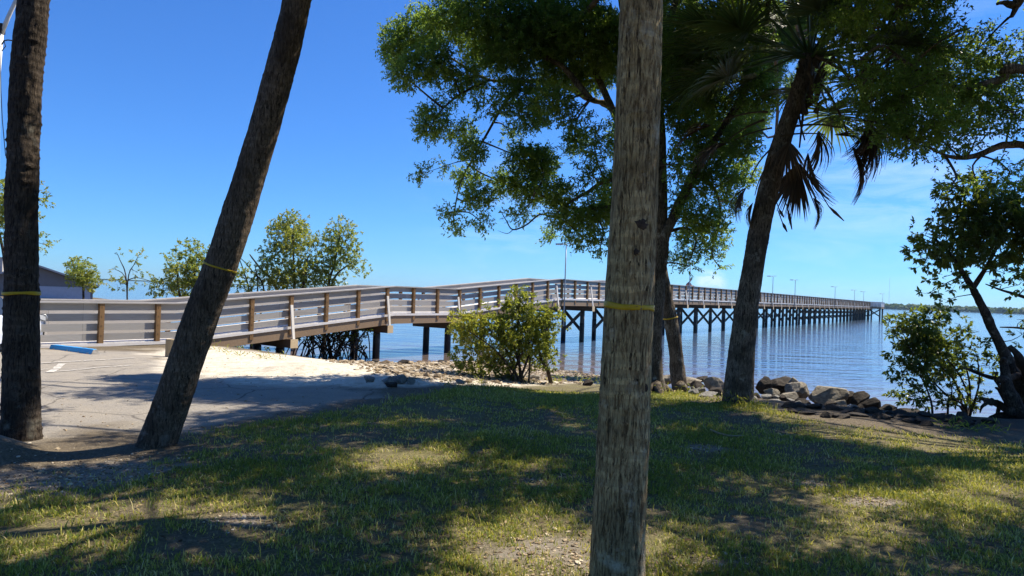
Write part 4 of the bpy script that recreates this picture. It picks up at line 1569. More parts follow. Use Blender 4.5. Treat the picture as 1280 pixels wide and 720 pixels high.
crown, cen = foliage(RT, dR, 0.060, 0.026, 0.19, 12, 800, rng, 1.3, 0.7, 0.0, T.br)
connect(T.br, T.skel, cen, rng, 0.018, 4)
cen = foliage3(crown, SHADE_CLUMPS_RIGHT, 0.08, 0.038, 480, rng)  # unseen clumps added overhead to shade the right of the lawn
T.limb([bR + Vector((-0.5, 0.5, 4.8)), Vector((8.6, 7.0, 6.2)), Vector((8.2, 5.0, 5.9))], [0.09, 0.06, 0.025], 8)
T.limb([bR + Vector((-0.6, 0.5, 5.2)), Vector((7.8, 7.4, 6.3)), Vector((6.6, 6.4, 6.0))], [0.07, 0.045, 0.02], 8)
connect(T.br, overhead(T.skel), cen, rng, 0.02, 3)
T.finish(M['bark_oak'], M['leaf_oak'], crown)

# big unseen tree added behind the viewer: keeps the open sky off the near lawn
rng = np.random.default_rng(90)
bK = Vector((-2.5, -5.5, hz(-2.5, -5.5)))
T = Tree("broadleaf_tree", "added unseen tree behind the viewer whose crown keeps sky light off the grass", bK)
T.limb([bK + Vector((0, 0, -0.2)), bK + Vector((0.05, 0, 1.5)), bK + Vector((0.2, 0.2, 3.2)), bK + Vector((0.1, 0.6, 5.2)), bK + Vector((0.2, 0.8, 7.0))], [0.42, 0.34, 0.30, 0.2, 0.1], 16, seed=51)
T.limb([bK + Vector((0.2, 0.2, 3.2)), bK + Vector((1.8, 1.8, 4.6)), bK + Vector((3.6, 3.4, 5.3))], [0.2, 0.14, 0.06], 10)
T.limb([bK + Vector((0.2, 0.2, 3.2)), bK + Vector((-1.8, 1.6, 4.6)), bK + Vector((-3.4, 3.2, 5.2))], [0.2, 0.14, 0.06], 10)
T.limb([bK + Vector((0.1, 0.3, 3.8)), bK + Vector((2.2, -0.8, 4.9)), bK + Vector((4.6, -0.6, 5.4))], [0.16, 0.12, 0.05], 10)
cl = []
for k in range(46):
    a_, r_ = rng.uniform(0, 6.28), 5.8 * rng.random() ** 0.6
    cl.append((bK + Vector((0.6 + r_ * math.cos(a_), 1.2 + r_ * math.sin(a_), 6.2 - 0.05 * r_ * r_ + rng.uniform(-0.9, 0.9))), rng.uniform(0.9, 1.3)))
crown = MB()
cen = foliage3(crown, cl, 0.16, 0.085, 80, rng)
connect(T.br, T.skel, cen, rng, 0.02, 2)
T.finish(M['bark_oak'], M['leaf_oak'], crown)

# small dark tree on the bank, right
rng = np.random.default_rng(78)
bS = ground(1270, 522)
dT = 12.6
T = Tree("shore_tree", "small leaning tree with broad dark leaves on the bank at the right end", Vector((at(1272, 515, dT).x, dT, hz(at(1272, 515, dT).x, dT))))
T.limb([T.base + Vector((0, 0, -0.2))] + pxpath([(1278, 490), (1263, 456), (1246, 424), (1231, 391), (1216, 361), (1200, 335), (1185, 314), (1170, 300)], dT), np.array([26, 18, 14, 11, 9.5, 8, 6.5, 5, 3]) * 0.5 * dT / F, 12, seed=41)
T.limb(pxpath([(1216, 361), (1235, 330), (1255, 290), (1272, 255)], dT + 0.2), [0.05, 0.04, 0.025, 0.012], 7)
T.limb(pxpath([(1200, 335), (1205, 300), (1200, 262), (1205, 238)], dT), [0.04, 0.03, 0.02, 0.008], 7)
T.limb(pxpath([(1300, 378), (1270, 368), (1250, 362), (1232, 355)], dT + 0.5), [0.04, 0.03, 0.02, 0.01], 6)
T.limb(pxpath([(1300, 415), (1275, 410), (1250, 409)], dT + 0.5), [0.03, 0.024, 0.012], 6)
ST = [(1183, 247, 14, 9, 1.0), (1203, 236, 13, 8, 0.9), (1224, 232, 14, 8, 1.0), (1244, 240, 14, 10, 1.0), (1185, 276, 16, 9, 1.2), (1206, 280, 18, 12, 1.2), (1150, 293, 13, 5, 1.0), (1147, 311, 8, 7, 1.0), (1156, 325, 11, 8, 1.0),
      (1172, 315, 14, 10, 1.2), (1193, 318, 16, 12, 1.3), (1217, 309, 18, 14, 1.2), (1240, 318, 16, 14, 1.0), (1256, 283, 18, 14, 1.1), (1274, 268, 16, 14, 1.1), (1274, 310, 18, 14, 0.9), (1178, 347, 10, 6, 0.9),
      (1197, 352, 10, 7, 0.8), (1162, 366, 8, 4, 0.8), (1184, 376, 5, 3, 0.8), (1256, 342, 14, 6, 0.5), (1274, 356, 12, 8, 0.5), (1235, 268, 20, 14, 1.2), (1230, 290, 18, 14, 1.2), (1262, 250, 18, 12, 1.0), (1218, 256, 18, 10, 0.9),
      (1165, 300, 8, 7, 0.8), (1300, 290, 24, 30, 0.9), (1310, 240, 24, 24, 0.8), (1278, 418, 8, 8, 0.5), (1278, 400, 6, 6, 0.5), (1310, 340, 24, 16, 0.7)]
crown, cen = foliage(ST, dT, 0.11, 0.050, 0.22, 10, 580, rng, 1.2, 0.5, -0.05, T.br, True)
connect(T.br, T.skel, cen, rng, 0.012, 3)
T.finish(M['bark_dark'], M['leaf_dark'], crown)

# shrub on the bank
rng = np.random.default_rng(79)
dSh = 13.0
xb = at(1208, 515, dSh)
T = Tree("shore_shrub", "open dark-leaved shrub with thin fanned stems at the water's edge on the right", Vector((xb.x, dSh, hz(xb.x, dSh))), "shrub")
gb = T.base + Vector((0, 0, -0.1))
for path in ([(1208, 508), (1195, 480), (1180, 450), (1165, 415), (1172, 392)], [(1206, 508), (1185, 495), (1160, 470), (1140, 440), (1125, 408)], [(1212, 508), (1212, 480), (1205, 450), (1195, 420), (1200, 405)],
             [(1216, 508), (1224, 478), (1222, 450), (1218, 436)], [(1200, 508), (1180, 505), (1160, 500), (1135, 495)], [(1165, 508), (1160, 490), (1150, 470), (1128, 455)], [(1195, 480), (1180, 462), (1160, 445), (1130, 430)],
             [(1214, 508), (1200, 470), (1178, 440), (1160, 400)], [(1185, 508), (1190, 490), (1186, 470)]):
    st = gb if path[0][0] > 1190 else Vector((at(path[0][0], 515, dSh).x, dSh, gb.z))
    T.limb([st] + pxpath(path[0:], dSh + rng.uniform(-0.3, 0.3)), np.linspace(0.026, 0.006, len(path) + 1), 6, step=0.15)
SH = [(1125, 407, 10, 7, 1.2), (1145, 411, 14, 9, 1.3), (1162, 397, 12, 8, 1.2), (1173, 391, 8, 5, 1.0), (1133, 421, 12, 9, 1.2), (1157, 427, 16, 12, 1.2), (1126, 445, 8, 6, 1.0), (1126, 461, 9, 7, 1.0), (1150, 447, 16, 10, 1.1),
      (1175, 455, 16, 10, 1.1), (1196, 455, 13, 8, 0.8), (1132, 496, 12, 5, 0.9), (1150, 490, 12, 6, 0.8), (1163, 503, 10, 6, 0.7), (1186, 494, 12, 7, 0.7), (1220, 437, 12, 7, 0.7), (1236, 457, 11, 8, 0.6), (1200, 406, 8, 6, 0.6),
      (1183, 420, 14, 9, 0.8), (1172, 437, 14, 9, 1.0), (1142, 470, 10, 7, 0.8), (1205, 470, 14, 10, 0.4), (1215, 500, 16, 8, 0.5), (1170, 475, 14, 10, 0.6), (1222, 415, 8, 6, 0.4)]
crown, cen = foliage(SH, dSh, 0.10, 0.042, 0.18, 9, 900, rng, 1.4, 0.4, -0.05, T.br, True)
connect(T.br, T.skel, cen, rng, 0.009, 3, 4)
T.finish(M['bark_dark'], M['leaf_dark'], crown)


# uprooted stump
def stump():
    c = at(1268, 505, 12.3)
    base = Vector((c.x, 12.3, hz(c.x, 12.3)))
    root = empty("tree_stump", tuple(base))
    tag(root, "gnarled dark stump with tangled upturned roots at the foot of the leaning shore tree", "stump")
    mb = MB()
    rg = random.Random(4)
    paths = [([(1275, 520), (1262, 490), (1255, 455), (1256, 448)], [0.22, 0.17, 0.10, 0.04]), ([(1265, 515), (1248, 505), (1236, 502), (1228, 498)], [0.15, 0.10, 0.07, 0.05]),
             ([(1262, 510), (1252, 490), (1245, 485)], [0.10, 0.06, 0.03]), ([(1270, 500), (1255, 488), (1244, 475), (1246, 466)], [0.10, 0.06, 0.04, 0.02]), ([(1280, 520), (1285, 480), (1275, 450), (1262, 432)], [0.2, 0.16, 0.09, 0.05]),
             ([(1252, 475), (1232, 470), (1212, 462), (1204, 460)], [0.06, 0.05, 0.035, 0.02]), ([(1262, 520), (1246, 520), (1235, 524)], [0.12, 0.08, 0.03]), ([(1240, 500), (1228, 508), (1225, 516)], [0.06, 0.04, 0.015]),
             ([(1272, 470), (1250, 474), (1252, 477)], [0.10, 0.07, 0.05]), ([(1250, 505), (1246, 520), (1242, 530)], [0.06, 0.04, 0.02])]
    for pth, rad in paths:
        rad = [q * 0.66 for q in rad]
        P, rr = resample([at(x, y, 12.3 + rg.uniform(-0.35, 0.25)) for x, y in pth], rad, 0.05)
        mb.tube(P, rr, 10, 0, True, bark_disp(max(rad) * 0.35, rg.randrange(50)))
    o = mb.build("roots", M['bark_dark'], None, True, origin=base)
    o.parent = root
    o.location = (0, 0, 0)


stump()

# middle bush
rng = np.random.default_rng(80)
gB = ground(645, 476)
dB = gB.y
T = Tree("mangrove_bush", "bushy yellow-green shrub standing on the shelly beach in front of the pier", gB, "bush")
for (x, y, r_) in ((580, 410, 0.03), (600, 400, 0.03), (632, 385, 0.035), (650, 372, 0.035), (675, 398, 0.035), (690, 405, 0.03), (585, 450, 0.02), (680, 445, 0.02), (620, 440, 0.02), (660, 420, 0.03)):
    st = gB + Vector((rng.uniform(-0.25, 0.35), rng.uniform(-0.3, 0.3), -0.05))
    e = at(x, y, dB + rng.uniform(-0.5, 0.5))
    T.limb([st, st * 0.5 + e * 0.5 + Vector((rng.uniform(-0.15, 0.15), 0, 0.15)), e], [r_ * 1.1, r_ * 0.7, r_ * 0.3], 7, step=0.12)
tk = ground(690, 478)
T.limb([tk + Vector((0, 0, -0.1)), at(684, 462, dB - 0.2), at(676, 448, dB - 0.1), at(672, 425, dB)], [0.06, 0.05, 0.04, 0.02], 8)
BU = [(569, 398, 8, 8, 1.0), (579, 404, 12, 10, 1.2), (577, 416, 11, 10, 1.2), (590, 402, 12, 10, 1.2), (606, 391, 8, 8, 1.0), (595, 414, 12, 10, 1.3), (585, 428, 13, 10, 1.1), (599, 438, 12, 10, 1.1), (574, 446, 9, 9, 1.0),
      (583, 457, 12, 9, 1.0), (600, 461, 12, 8, 0.9), (614, 441, 12, 10, 1.2), (613, 456, 11, 9, 1.0), (628, 468, 6, 5, 1.0), (618, 408, 14, 12, 1.3), (632, 375, 7, 8, 1.0), (649, 369, 8, 8, 1.1), (643, 385, 12, 9, 1.3), (659, 378, 12, 9, 1.1),
      (637, 404, 14, 13, 1.3), (659, 397, 14, 12, 1.2), (675, 395, 13, 11, 1.0), (687, 393, 10, 10, 0.9), (682, 408, 12, 9, 0.9), (667, 414, 14, 11, 1.1), (694, 399, 8, 7, 0.8), (703, 409, 5, 4, 0.7), (634, 422, 15, 12, 1.3), (651, 428, 15, 12, 1.2),
      (670, 428, 14, 12, 1.0), (683, 424, 10, 10, 0.8), (679, 441, 12, 10, 0.8), (688, 451, 9, 7, 0.8), (671, 448, 12, 10, 0.8), (643, 447, 14, 11, 0.9), (628, 450, 13, 11, 1.0), (638, 463, 12, 7, 0.7), (697, 443, 4, 8, 0.6)]
crown, cen = foliage([b for b in BU if b[0] < 616], dB, 0.088, 0.040, 0.17, 8, 480, rng, 1.7, 0.45, 0.38, T.br, True, 0.15)  # left clumps tinted brighter: sunlit side painted into the leaf colour
crown2, cen2 = foliage([b for b in BU if b[0] >= 616], dB, 0.088, 0.040, 0.17, 8, 520, rng, 1.7, 0.45, 0.0, T.br, True, 0.15)
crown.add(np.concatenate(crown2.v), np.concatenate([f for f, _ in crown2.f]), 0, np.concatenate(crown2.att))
cen += cen2
connect(T.br, T.skel, cen, rng, 0.010, 3, 4)
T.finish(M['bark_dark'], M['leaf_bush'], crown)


# mangroves behind the pier, left
def mangrove(name, label, blobs, d, stems, leaf=0.14, dens=150, shift=0.34, seed=1, lm='leaf_mangrove', roots=0, per=8, twig=0.32, thick=0.085):
    rg = np.random.default_rng(seed)
    bx = at(stems[0][0][0], stems[0][0][1], d)
    gz = max(hz(bx.x, d), WATER_Z - 0.25)
    T = Tree(name, label, Vector((bx.x, d, gz)), "tree", "mangroves behind the pier")
    for st in stems:
        b = at(st[0][0], st[0][1], d)
        T.limb([Vector((b.x, d, gz - 0.1))] + pxpath(st[1:], d + rg.uniform(-0.4, 0.4)), np.linspace(thick, thick * 0.25, len(st)), 8, step=0.2)
    for k in range(roots):
        a = rg.uniform(0, 6.28)
        r_ = rg.uniform(0.5, 1.7)
        h_ = rg.uniform(0.5, 1.35)
        st = T.base + Vector((rg.uniform(-1.3, 1.3), rg.uniform(-0.4, 0.4), h_))
        e = st + Vector((math.cos(a) * r_ * 0.8, math.sin(a) * r_ * 0.6, -h_ - 0.3))
        mid = st * 0.45 + e * 0.55 + Vector((0, 0, 0.35 * h_))
        T.limb([st, mid, e], [0.028, 0.025, 0.016], 5, step=0.2)
    crown, cen = foliage(blobs, d, leaf, leaf * 0.46, twig, per, dens, rg, 1.2, 0.6, shift, T.br, True)
    connect(T.br, T.skel, cen, rg, 0.016, 3, 4)
    T.finish(M['bark_dark'], M[lm], crown)


mangrove("mangrove_tree", "tall yellow-green mangrove behind the pier, taller of the pair right of the leaning palm",
         [(365, 279, 20, 10, 1.1), (352, 296, 18, 12, 1.2), (335, 312, 10, 7, 0.9), (381, 296, 14, 11, 1.0), (362, 318, 22, 10, 0.9), (343, 340, 20, 12, 1.1), (385, 340, 18, 14, 1.2), (330, 330, 8, 6, 0.6), (362, 350, 22, 12, 1.2),
          (368, 300, 16, 12, 1.0), (392, 310, 8, 8, 0.6), (340, 325, 10, 7, 0.7)], 31.0, [[(367, 400), (368, 360), (367, 330), (366, 290)], [(375, 400), (345, 360), (325, 335), (312, 318)], [(367, 400), (380, 350), (385, 320)]], seed=1)
mangrove("mangrove_tree", "rounded green mangrove behind the pier, rightmost of the leafy crowns over its railing",
         [(424, 282, 11, 8, 1.0), (436, 290, 10, 10, 1.0), (414, 302, 14, 10, 1.1), (436, 308, 12, 12, 0.9), (446, 326, 10, 8, 0.9), (420, 322, 16, 12, 1.1), (402, 330, 12, 10, 1.1), (432, 333, 10, 6, 0.8), (455, 338, 5, 5, 0.9), (410, 346, 16, 10, 1.0), (450, 345, 8, 3, 0.7)],
         31.5, [[(405, 400), (410, 360), (418, 330), (425, 295)], [(405, 400), (415, 355), (438, 330)]], seed=2)
mangrove("mangrove_tree", "dense green mangrove behind the pier, seen left of the leaning palm",
         [(238, 313, 14, 9, 1.1), (222, 328, 14, 9, 1.0), (252, 322, 12, 10, 1.0), (250, 342, 18, 14, 1.4), (225, 347, 18, 10, 1.3), (270, 345, 14, 14, 1.3), (203, 360, 16, 6, 1.2), (240, 360, 24, 8, 1.4), (275, 310, 5, 5, 0.7)],
         29.0, [[(245, 410), (245, 360), (240, 330)], [(245, 410), (225, 370), (222, 340)], [(245, 410), (265, 360), (272, 320)]], seed=3)
mangrove("mangrove_tree", "thin half-bare mangrove behind the leaning palm with straggling pale twigs",
         [(292, 345, 10, 8, 0.6), (307, 348, 10, 9, 0.7), (318, 338, 10, 7, 0.5), (303, 360, 14, 6, 0.8), (322, 356, 12, 7, 0.7)],
         30.0, [[(315, 410), (312, 370), (305, 340), (297, 318)], [(315, 410), (322, 360), (318, 330)], [(315, 410), (330, 365), (312, 335), (300, 322)]], seed=4, thick=0.05)
mangrove("mangrove_tree", "small round mangrove between the house roof and the sapling",
         [(98, 330, 9, 7, 1.2), (104, 341, 14, 8, 1.2), (113, 352, 12, 7, 1.2), (95, 348, 9, 7, 1.0)],
         38.0, [[(105, 390), (104, 360), (100, 335)]], leaf=0.17, seed=5)
mangrove("mangrove_tree", "spindly nearly leafless mangrove sapling standing against the open water",
         [(172, 322, 6, 7, 0.5), (176, 330, 5, 4, 0.5), (164, 337, 6, 4, 0.5), (146, 318, 3, 3, 0.4), (142, 336, 3, 3, 0.4), (150, 355, 16, 6, 0.5), (172, 340, 5, 3, 0.4), (190, 352, 10, 4, 0.4)],
         33.0, [[(160, 395), (158, 350), (150, 325), (146, 316)], [(160, 395), (160, 350), (168, 330), (174, 318)], [(160, 395), (158, 352), (143, 336)]], seed=6, thick=0.035)
mangrove("mangrove_tree", "dark low mangrove with arching prop roots under the pier",
         [(365, 415, 20, 7, 1.0), (400, 414, 22, 7, 1.2), (430, 412, 20, 9, 1.2), (452, 421, 10, 8, 0.9), (340, 425, 14, 7, 0.7), (290, 432, 14, 6, 0.8), (310, 435, 12, 5, 0.7)],
         27.0, [[(415, 450), (410, 425), (400, 412)], [(415, 450), (430, 425), (440, 410)]], leaf=0.12, seed=7, roots=70, lm='leaf_dark', shift=0.0)
mangrove("broadleaf_tree", "bright leafy tree peeping out on both sides of the dark left palm",
         [(-6, 238, 16, 14, 1.1), (48, 249, 9, 8, 0.9), (38, 242, 12, 10, 0.9), (0, 285, 12, 18, 0.8), (53, 305, 8, 5, 0.9), (40, 300, 12, 8, 0.7), (-20, 270, 24, 30, 1.0), (20, 260, 18, 20, 0.9)],
         24.0, [[(15, 400), (15, 330), (18, 290), (30, 250)], [(15, 400), (5, 320), (-10, 260)]], leaf=0.12, dens=200, seed=8)


# ------------------------------------------------------------------ rocks
def ico(sub):
    import bmesh
    bm = bmesh.new()
    bmesh.ops.create_icosphere(bm, subdivisions=sub, radius=1)
    V = np.array([v.co[:] for v in bm.verts])
    Fc = np.array([[v.index for v in f.verts] for f in bm.faces])
    bm.free()
    return V, Fc


ICO4, ICO2 = ico(4), ico(2)


def rock_mat(name, light, mid, dark):
    mt, nt, out = mat(name)
    g = NT(nt)
    tc = g.n("TexCoord").outputs["Object"]
    a = g.noise(5.0, tc, 6, 0.7)
    b = g.noise(30.0, tc, 5, 0.7)
    c = g.ramp(a, [(0.3, dark), (0.5, mid), (0.7, light)])
    c = g.mix(g.ramp(b, [(0.35, 0.5), (0.55, 0.0)]), c, tuple(x * 0.45 for x in dark))
    g.principled(out, c, 0.9, g.bump(g.math('ADD', a, g.math('MULTIPLY', b, 0.4)), 0.8, 0.03), 0.2)
    return mt


RM = {'pale': rock_mat("pale_rock", (0.44, 0.40, 0.32), (0.28, 0.245, 0.19), (0.11, 0.092, 0.07)),
      'grey': rock_mat("grey_rock", (0.36, 0.35, 0.33), (0.25, 0.24, 0.22), (0.11, 0.10, 0.09)),
      'dark': rock_mat("dark_shaded_rock", (0.10, 0.082, 0.066), (0.052, 0.043, 0.035), (0.020, 0.017, 0.014))}  # dark stone whose tone also carries the canopy shade on the heap


def rock_mesh(rg, planes=26, rough=0.07):
    V, Fc = ICO4
    v = V.copy()
    for _ in range(planes):
        n = rand_dirs(1, rg)[0]
        h = rg.uniform(0.42, 0.80)
        dd = v @ n
        v = v - np.outer(np.maximum(dd - h, 0) * 0.96, n)
    v = v * (1 + rough * fbm(v * 2.5 + rg.uniform(0, 50), 3, 2)[:, None] + 0.35 * rough * fbm(v * 9 + rg.uniform(0, 50), 2, 3)[:, None])
    mb = MB()
    mb.add(v, Fc)
    return mb.mesh("rock", False)


RRG = np.random.default_rng(15)
ROCKS = {k: [] for k in RM}
for k in RM:
    for q in range(6):
        me = rock_mesh(RRG)
        me.materials.append(RM[k])
        ROCKS[k].append(me)


def rock(px, py, w_, h_, kind, label, d=None, q=None, rot=None, group="rocks heaped along the shore", sink=0.3):
    """px,py: centre of the rock in the photo; w_,h_ size in photo pixels"""
    c = at(px, py, d)
    s = d / F
    o = bpy.data.objects.new("rock", ROCKS[kind][q if q is not None else int(RRG.integers(0, 6))])
    COL.objects.link(o)
    o.location = c
    o.scale = (w_ * s * 0.64, (w_ * 0.5 + h_ * 0.5) * s * 0.68, h_ * s * 0.74)
    o.rotation_euler = (RRG.uniform(-0.25, 0.25), RRG.uniform(-0.25, 0.25) if rot is None else rot, RRG.uniform(-0.5, 0.5))
    tag(o, label, "rock", group)
    return o


BIG = [(1030, 497, 50, 30, 'pale', "large pale domed boulder highest on the right half of the shore rock heap", 14.6), (998, 489, 36, 26, 'pale', "tan angular boulder touching the left side of the large domed boulder", 14.9),
       (975, 483, 42, 24, 'dark', "dark brown shaggy-topped rock at the back of the rock heap near the palm", 15.6), (992, 484, 22, 22, 'pale', "pale slanting slab leaning on the dark back rock of the heap", 15.3), (966, 491, 26, 12, 'pale', "small flat pale rock just right of the shore palm trunk", 14.2),
       (955, 482, 22, 20, 'dark', "dark upright rock close behind the shore palm on its right", 15.2), (985, 497, 36, 16, 'pale', "long flat tan rock lying in the middle of the rock heap", 14.0), (962, 506, 40, 14, 'grey', "flat bluish-grey slab half sunk at the lawn edge by the palm", 12.6),
       (940, 500, 26, 12, 'grey', "low grey rock at the right foot of the shore palm", 12.9), (1003, 505, 30, 15, 'dark', "dark rock wedged under the long tan rock", 13.4), (1020, 511, 30, 16, 'grey', "grey rock in front of the large domed boulder", 13.3),
       (1048, 508, 34, 18, 'pale', "brownish rock at the lower right of the large domed boulder", 13.6), (1058, 498, 26, 18, 'dark', "dark rock right behind the large domed boulder's right end", 14.8), (1076, 500, 26, 20, 'dark', "dark pointed rock in the right part of the rock heap", 14.4),
       (1090, 506, 34, 20, 'dark', "dark broad rock near the right end of the rock heap", 14.0), (1108, 512, 30, 14, 'dark', "low black rock tapering off the right end of the heap", 13.8), (1075, 516, 40, 14, 'dark', "flat dark slab below the pointed rock", 12.9),
       (1040, 520, 44, 12, 'dark', "flat dark slab along the lawn edge under the heap", 12.4), (1105, 521, 34, 10, 'dark', "thin dark slab at the grass edge left of the shrub", 12.4), (1142, 517, 42, 14, 'dark', "long black rock in the water's edge left of the shrub stems", 13.6),
       (1178, 521, 38, 12, 'dark', "low black rock directly under the shrub stems", 13.4), (893, 480, 30, 20, 'pale', "tan rock with a dark front between the crossing trunks and the shore palm", 15.0), (872, 484, 24, 16, 'dark', "dark rock just right of the crossing trunks' foot", 14.6),
       (897, 490, 26, 14, 'dark', "dark rock at the left foot of the shore palm", 13.6), (862, 478, 34, 10, 'pale', "flat pale slab behind the foot of the right crossing trunk", 15.8), (835, 475, 26, 12, 'pale', "pale slab showing between the two crossing trunks", 16.2),
       (885, 494, 30, 8, 'grey', "thin grey slab lying at the grass edge left of the shore palm", 13.0), (868, 490, 18, 10, 'grey', "small grey stone tucked at the grass edge by the crossing trunks", 13.3), (878, 474, 20, 8, 'dark', "small black rock awash behind the tan rock", 17.0)]
for (px, py, w_, h_, kd, lb, d) in BIG:
    rock(px, py, w_, h_, kd, lb, d)
for k in range(34):
    x = RRG.uniform(868, 1120)
    y = float(np.interp(x, [868, 960, 1060, 1120], [490, 506, 520, 522])) + RRG.uniform(-16, 3)
    dd = float(np.interp(x, [868, 960, 1060, 1120], [13.2, 12.8, 12.6, 12.8])) + RRG.uniform(0.0, 2.0)
    p = at(x, y, dd)
    o = rock(x, y, RRG.uniform(9, 17), RRG.uniform(6, 11), ('dark', 'dark', 'grey')[int(RRG.integers(0, 3))], "small dark filler stone in the gaps of the shore rock heap", dd, group="small stones in the rock heap")
    o.location.z = hz(p.x, p.y) + RRG.uniform(0.02, 0.12)
for k in range(38):
    x = RRG.uniform(985, 1245)
    y0 = float(np.interp(x, [985, 1060, 1130, 1245], [512, 520, 526, 530]))
    p = ground(x, y0 + RRG.uniform(-8, 5))
    w_ = RRG.uniform(12, 34)
    o = rock(x, y0, w_, RRG.uniform(6, 10), 'dark', "flat dark stone bedded in the shaded bank by the shrub", p.y, group="flat stones in the bank")
    o.location = (p.x, p.y, hz(p.x, p.y) + 0.015)
# lumps by the sand, left
for (px, py, w_, h_, kd, lb) in ((500, 472, 22, 16, 'grey', "largest grey rubble lump where the sand meets the lawn"), (486, 474, 18, 13, 'grey', "grey rubble lump left of the largest one by the sand"), (514, 474, 14, 14, 'grey', "upright grey rubble lump right of the largest one by the sand"),
                                 (462, 473, 16, 10, 'grey', "small brown rubble lump left of the others by the sand"), (490, 480, 20, 8, 'dark', "dark flat rubble piece in front of the largest grey lump"), (640, 471, 32, 9, 'pale', "flat pale stone lying in front of the beach bush"), (668, 470, 26, 8, 'pale', "pale stone at the right foot of the beach bush"),
                                 (575, 476, 14, 8, 'grey', "small grey stone on the beach left of the bush"), (554, 448, 16, 5, 'dark', "dark low rock at the waterline under the pier"), (505, 452, 20, 5, 'dark', "dark low rock at the waterline by the pier pile"),
                                 (468, 449, 16, 6, 'dark', "dark rock in the water behind the near pier pile"), (735, 476, 14, 10, 'dark', "dark pointed stone in the weeds left of the grey palm")):
    p = ground(px, py + h_ * 0.45)
    o = rock(px, py, w_, h_, kd, lb, p.y, group="loose stones on the beach")
    o.location.z = hz(p.x, p.y) + h_ * 0.25 * p.y / F


# shelly rubble on the beach: uncountable
def rubble():
    rg = np.random.default_rng(19)
    n = 24000
    lo, hi = P_SHELL.min(0) - 0.4, P_SHELL.max(0) + 0.4
    x = rg.uniform(lo[0], hi[0], n)
    y = rg.uniform(lo[1], hi[1], n)
    sd = poly_sd(x, y, P_SHELL)
    k = sd > -0.35 + rg.normal(0, 0.15, n)
    x, y = x[k], y[k]
    # scattered grit around the palms and on the dirt
    m_ = 1500
    x2 = rg.uniform(-6.5, -0.5, m_)
    y2 = rg.uniform(5.2, 13.5, m_)
    a_, s_, sh_, lw, br = masks(x2, y2)
    k2 = (lw < 0.25)
    for b, r_ in zip(BARE, BARE_R):
        q = int(450 * r_ / 0.3 * (1.0 if b.y < 8 else 0.5))
        x2 = np.concatenate([x2, b.x + rg.normal(0, r_ * 0.8, q)])
        y2 = np.concatenate([y2, b.y + rg.normal(0, r_ * 0.65, q)])
        k2 = np.concatenate([k2, np.ones(q, bool)])
    q = 4200
    x3 = rg.uniform(P_SAND[:, 0].min(), P_SAND[:, 0].max(), q)
    y3 = rg.uniform(P_SAND[:, 1].min(), P_SAND[:, 1].max(), q)
    x2, y2 = np.concatenate([x2, x3]), np.concatenate([y2, y3])
    k2 = np.concatenate([k2, poly_sd(x3, y3, P_SAND) > 0])
    x = np.concatenate([x, x2[k2]])
    y = np.concatenate([y, y2[k2]])
    size = np.concatenate([rg.lognormal(math.log(0.026), 0.5, k.sum()), rg.lognormal(math.log(0.006), 0.5, k2.sum())])
    z = height(x, y)
    n = len(x)
    V0, F0 = ICO2
    V0 = V0[:12] if False else V0
    V0, F0 = ico(1)
    sc = np.stack([rg.uniform(0.7, 1.4, n), rg.uniform(0.7, 1.4, n), rg.uniform(0.35, 0.8, n)], 1) * size[:, None]
    jit = 1 + rg.uniform(-0.3, 0.3, (n, len(V0), 1))
    a = rg.uniform(0, 6.28, n)
    W = V0[None] * jit * sc[:, None, :]
    ca, sa = np.cos(a)[:, None], np.sin(a)[:, None]
    W = np.stack([W[..., 0] * ca - W[..., 1] * sa, W[..., 0] * sa + W[..., 1] * ca, W[..., 2]], -1)
    W = W + np.stack([x, y, z + size * 0.15], 1)[:, None, :]
    mb = MB()
    mb.add(W.reshape(-1, 3), (F0[None] + (np.arange(n) * len(V0))[:, None, None]).reshape(-1, 3), 0, np.repeat(rg.random(n), len(V0)))
    mt, nt, out = mat("shell_rubble")
    g = NT(nt)
    c = g.ramp(g.n("Attribute", attribute_name="tint").outputs["Fac"], [(0, (0.09, 0.065, 0.04)), (0.4, (0.25, 0.185, 0.115)), (0.8, (0.40, 0.32, 0.21)), (1.0, (0.62, 0.55, 0.44))])
    g.principled(out, c, 0.9, None, 0.2)
    o = mb.build("shell_gravel", mt)
    tag(o, "brown shelly rubble and grit strewn over the beach and bare dirt", "gravel", kind='stuff')


rubble()


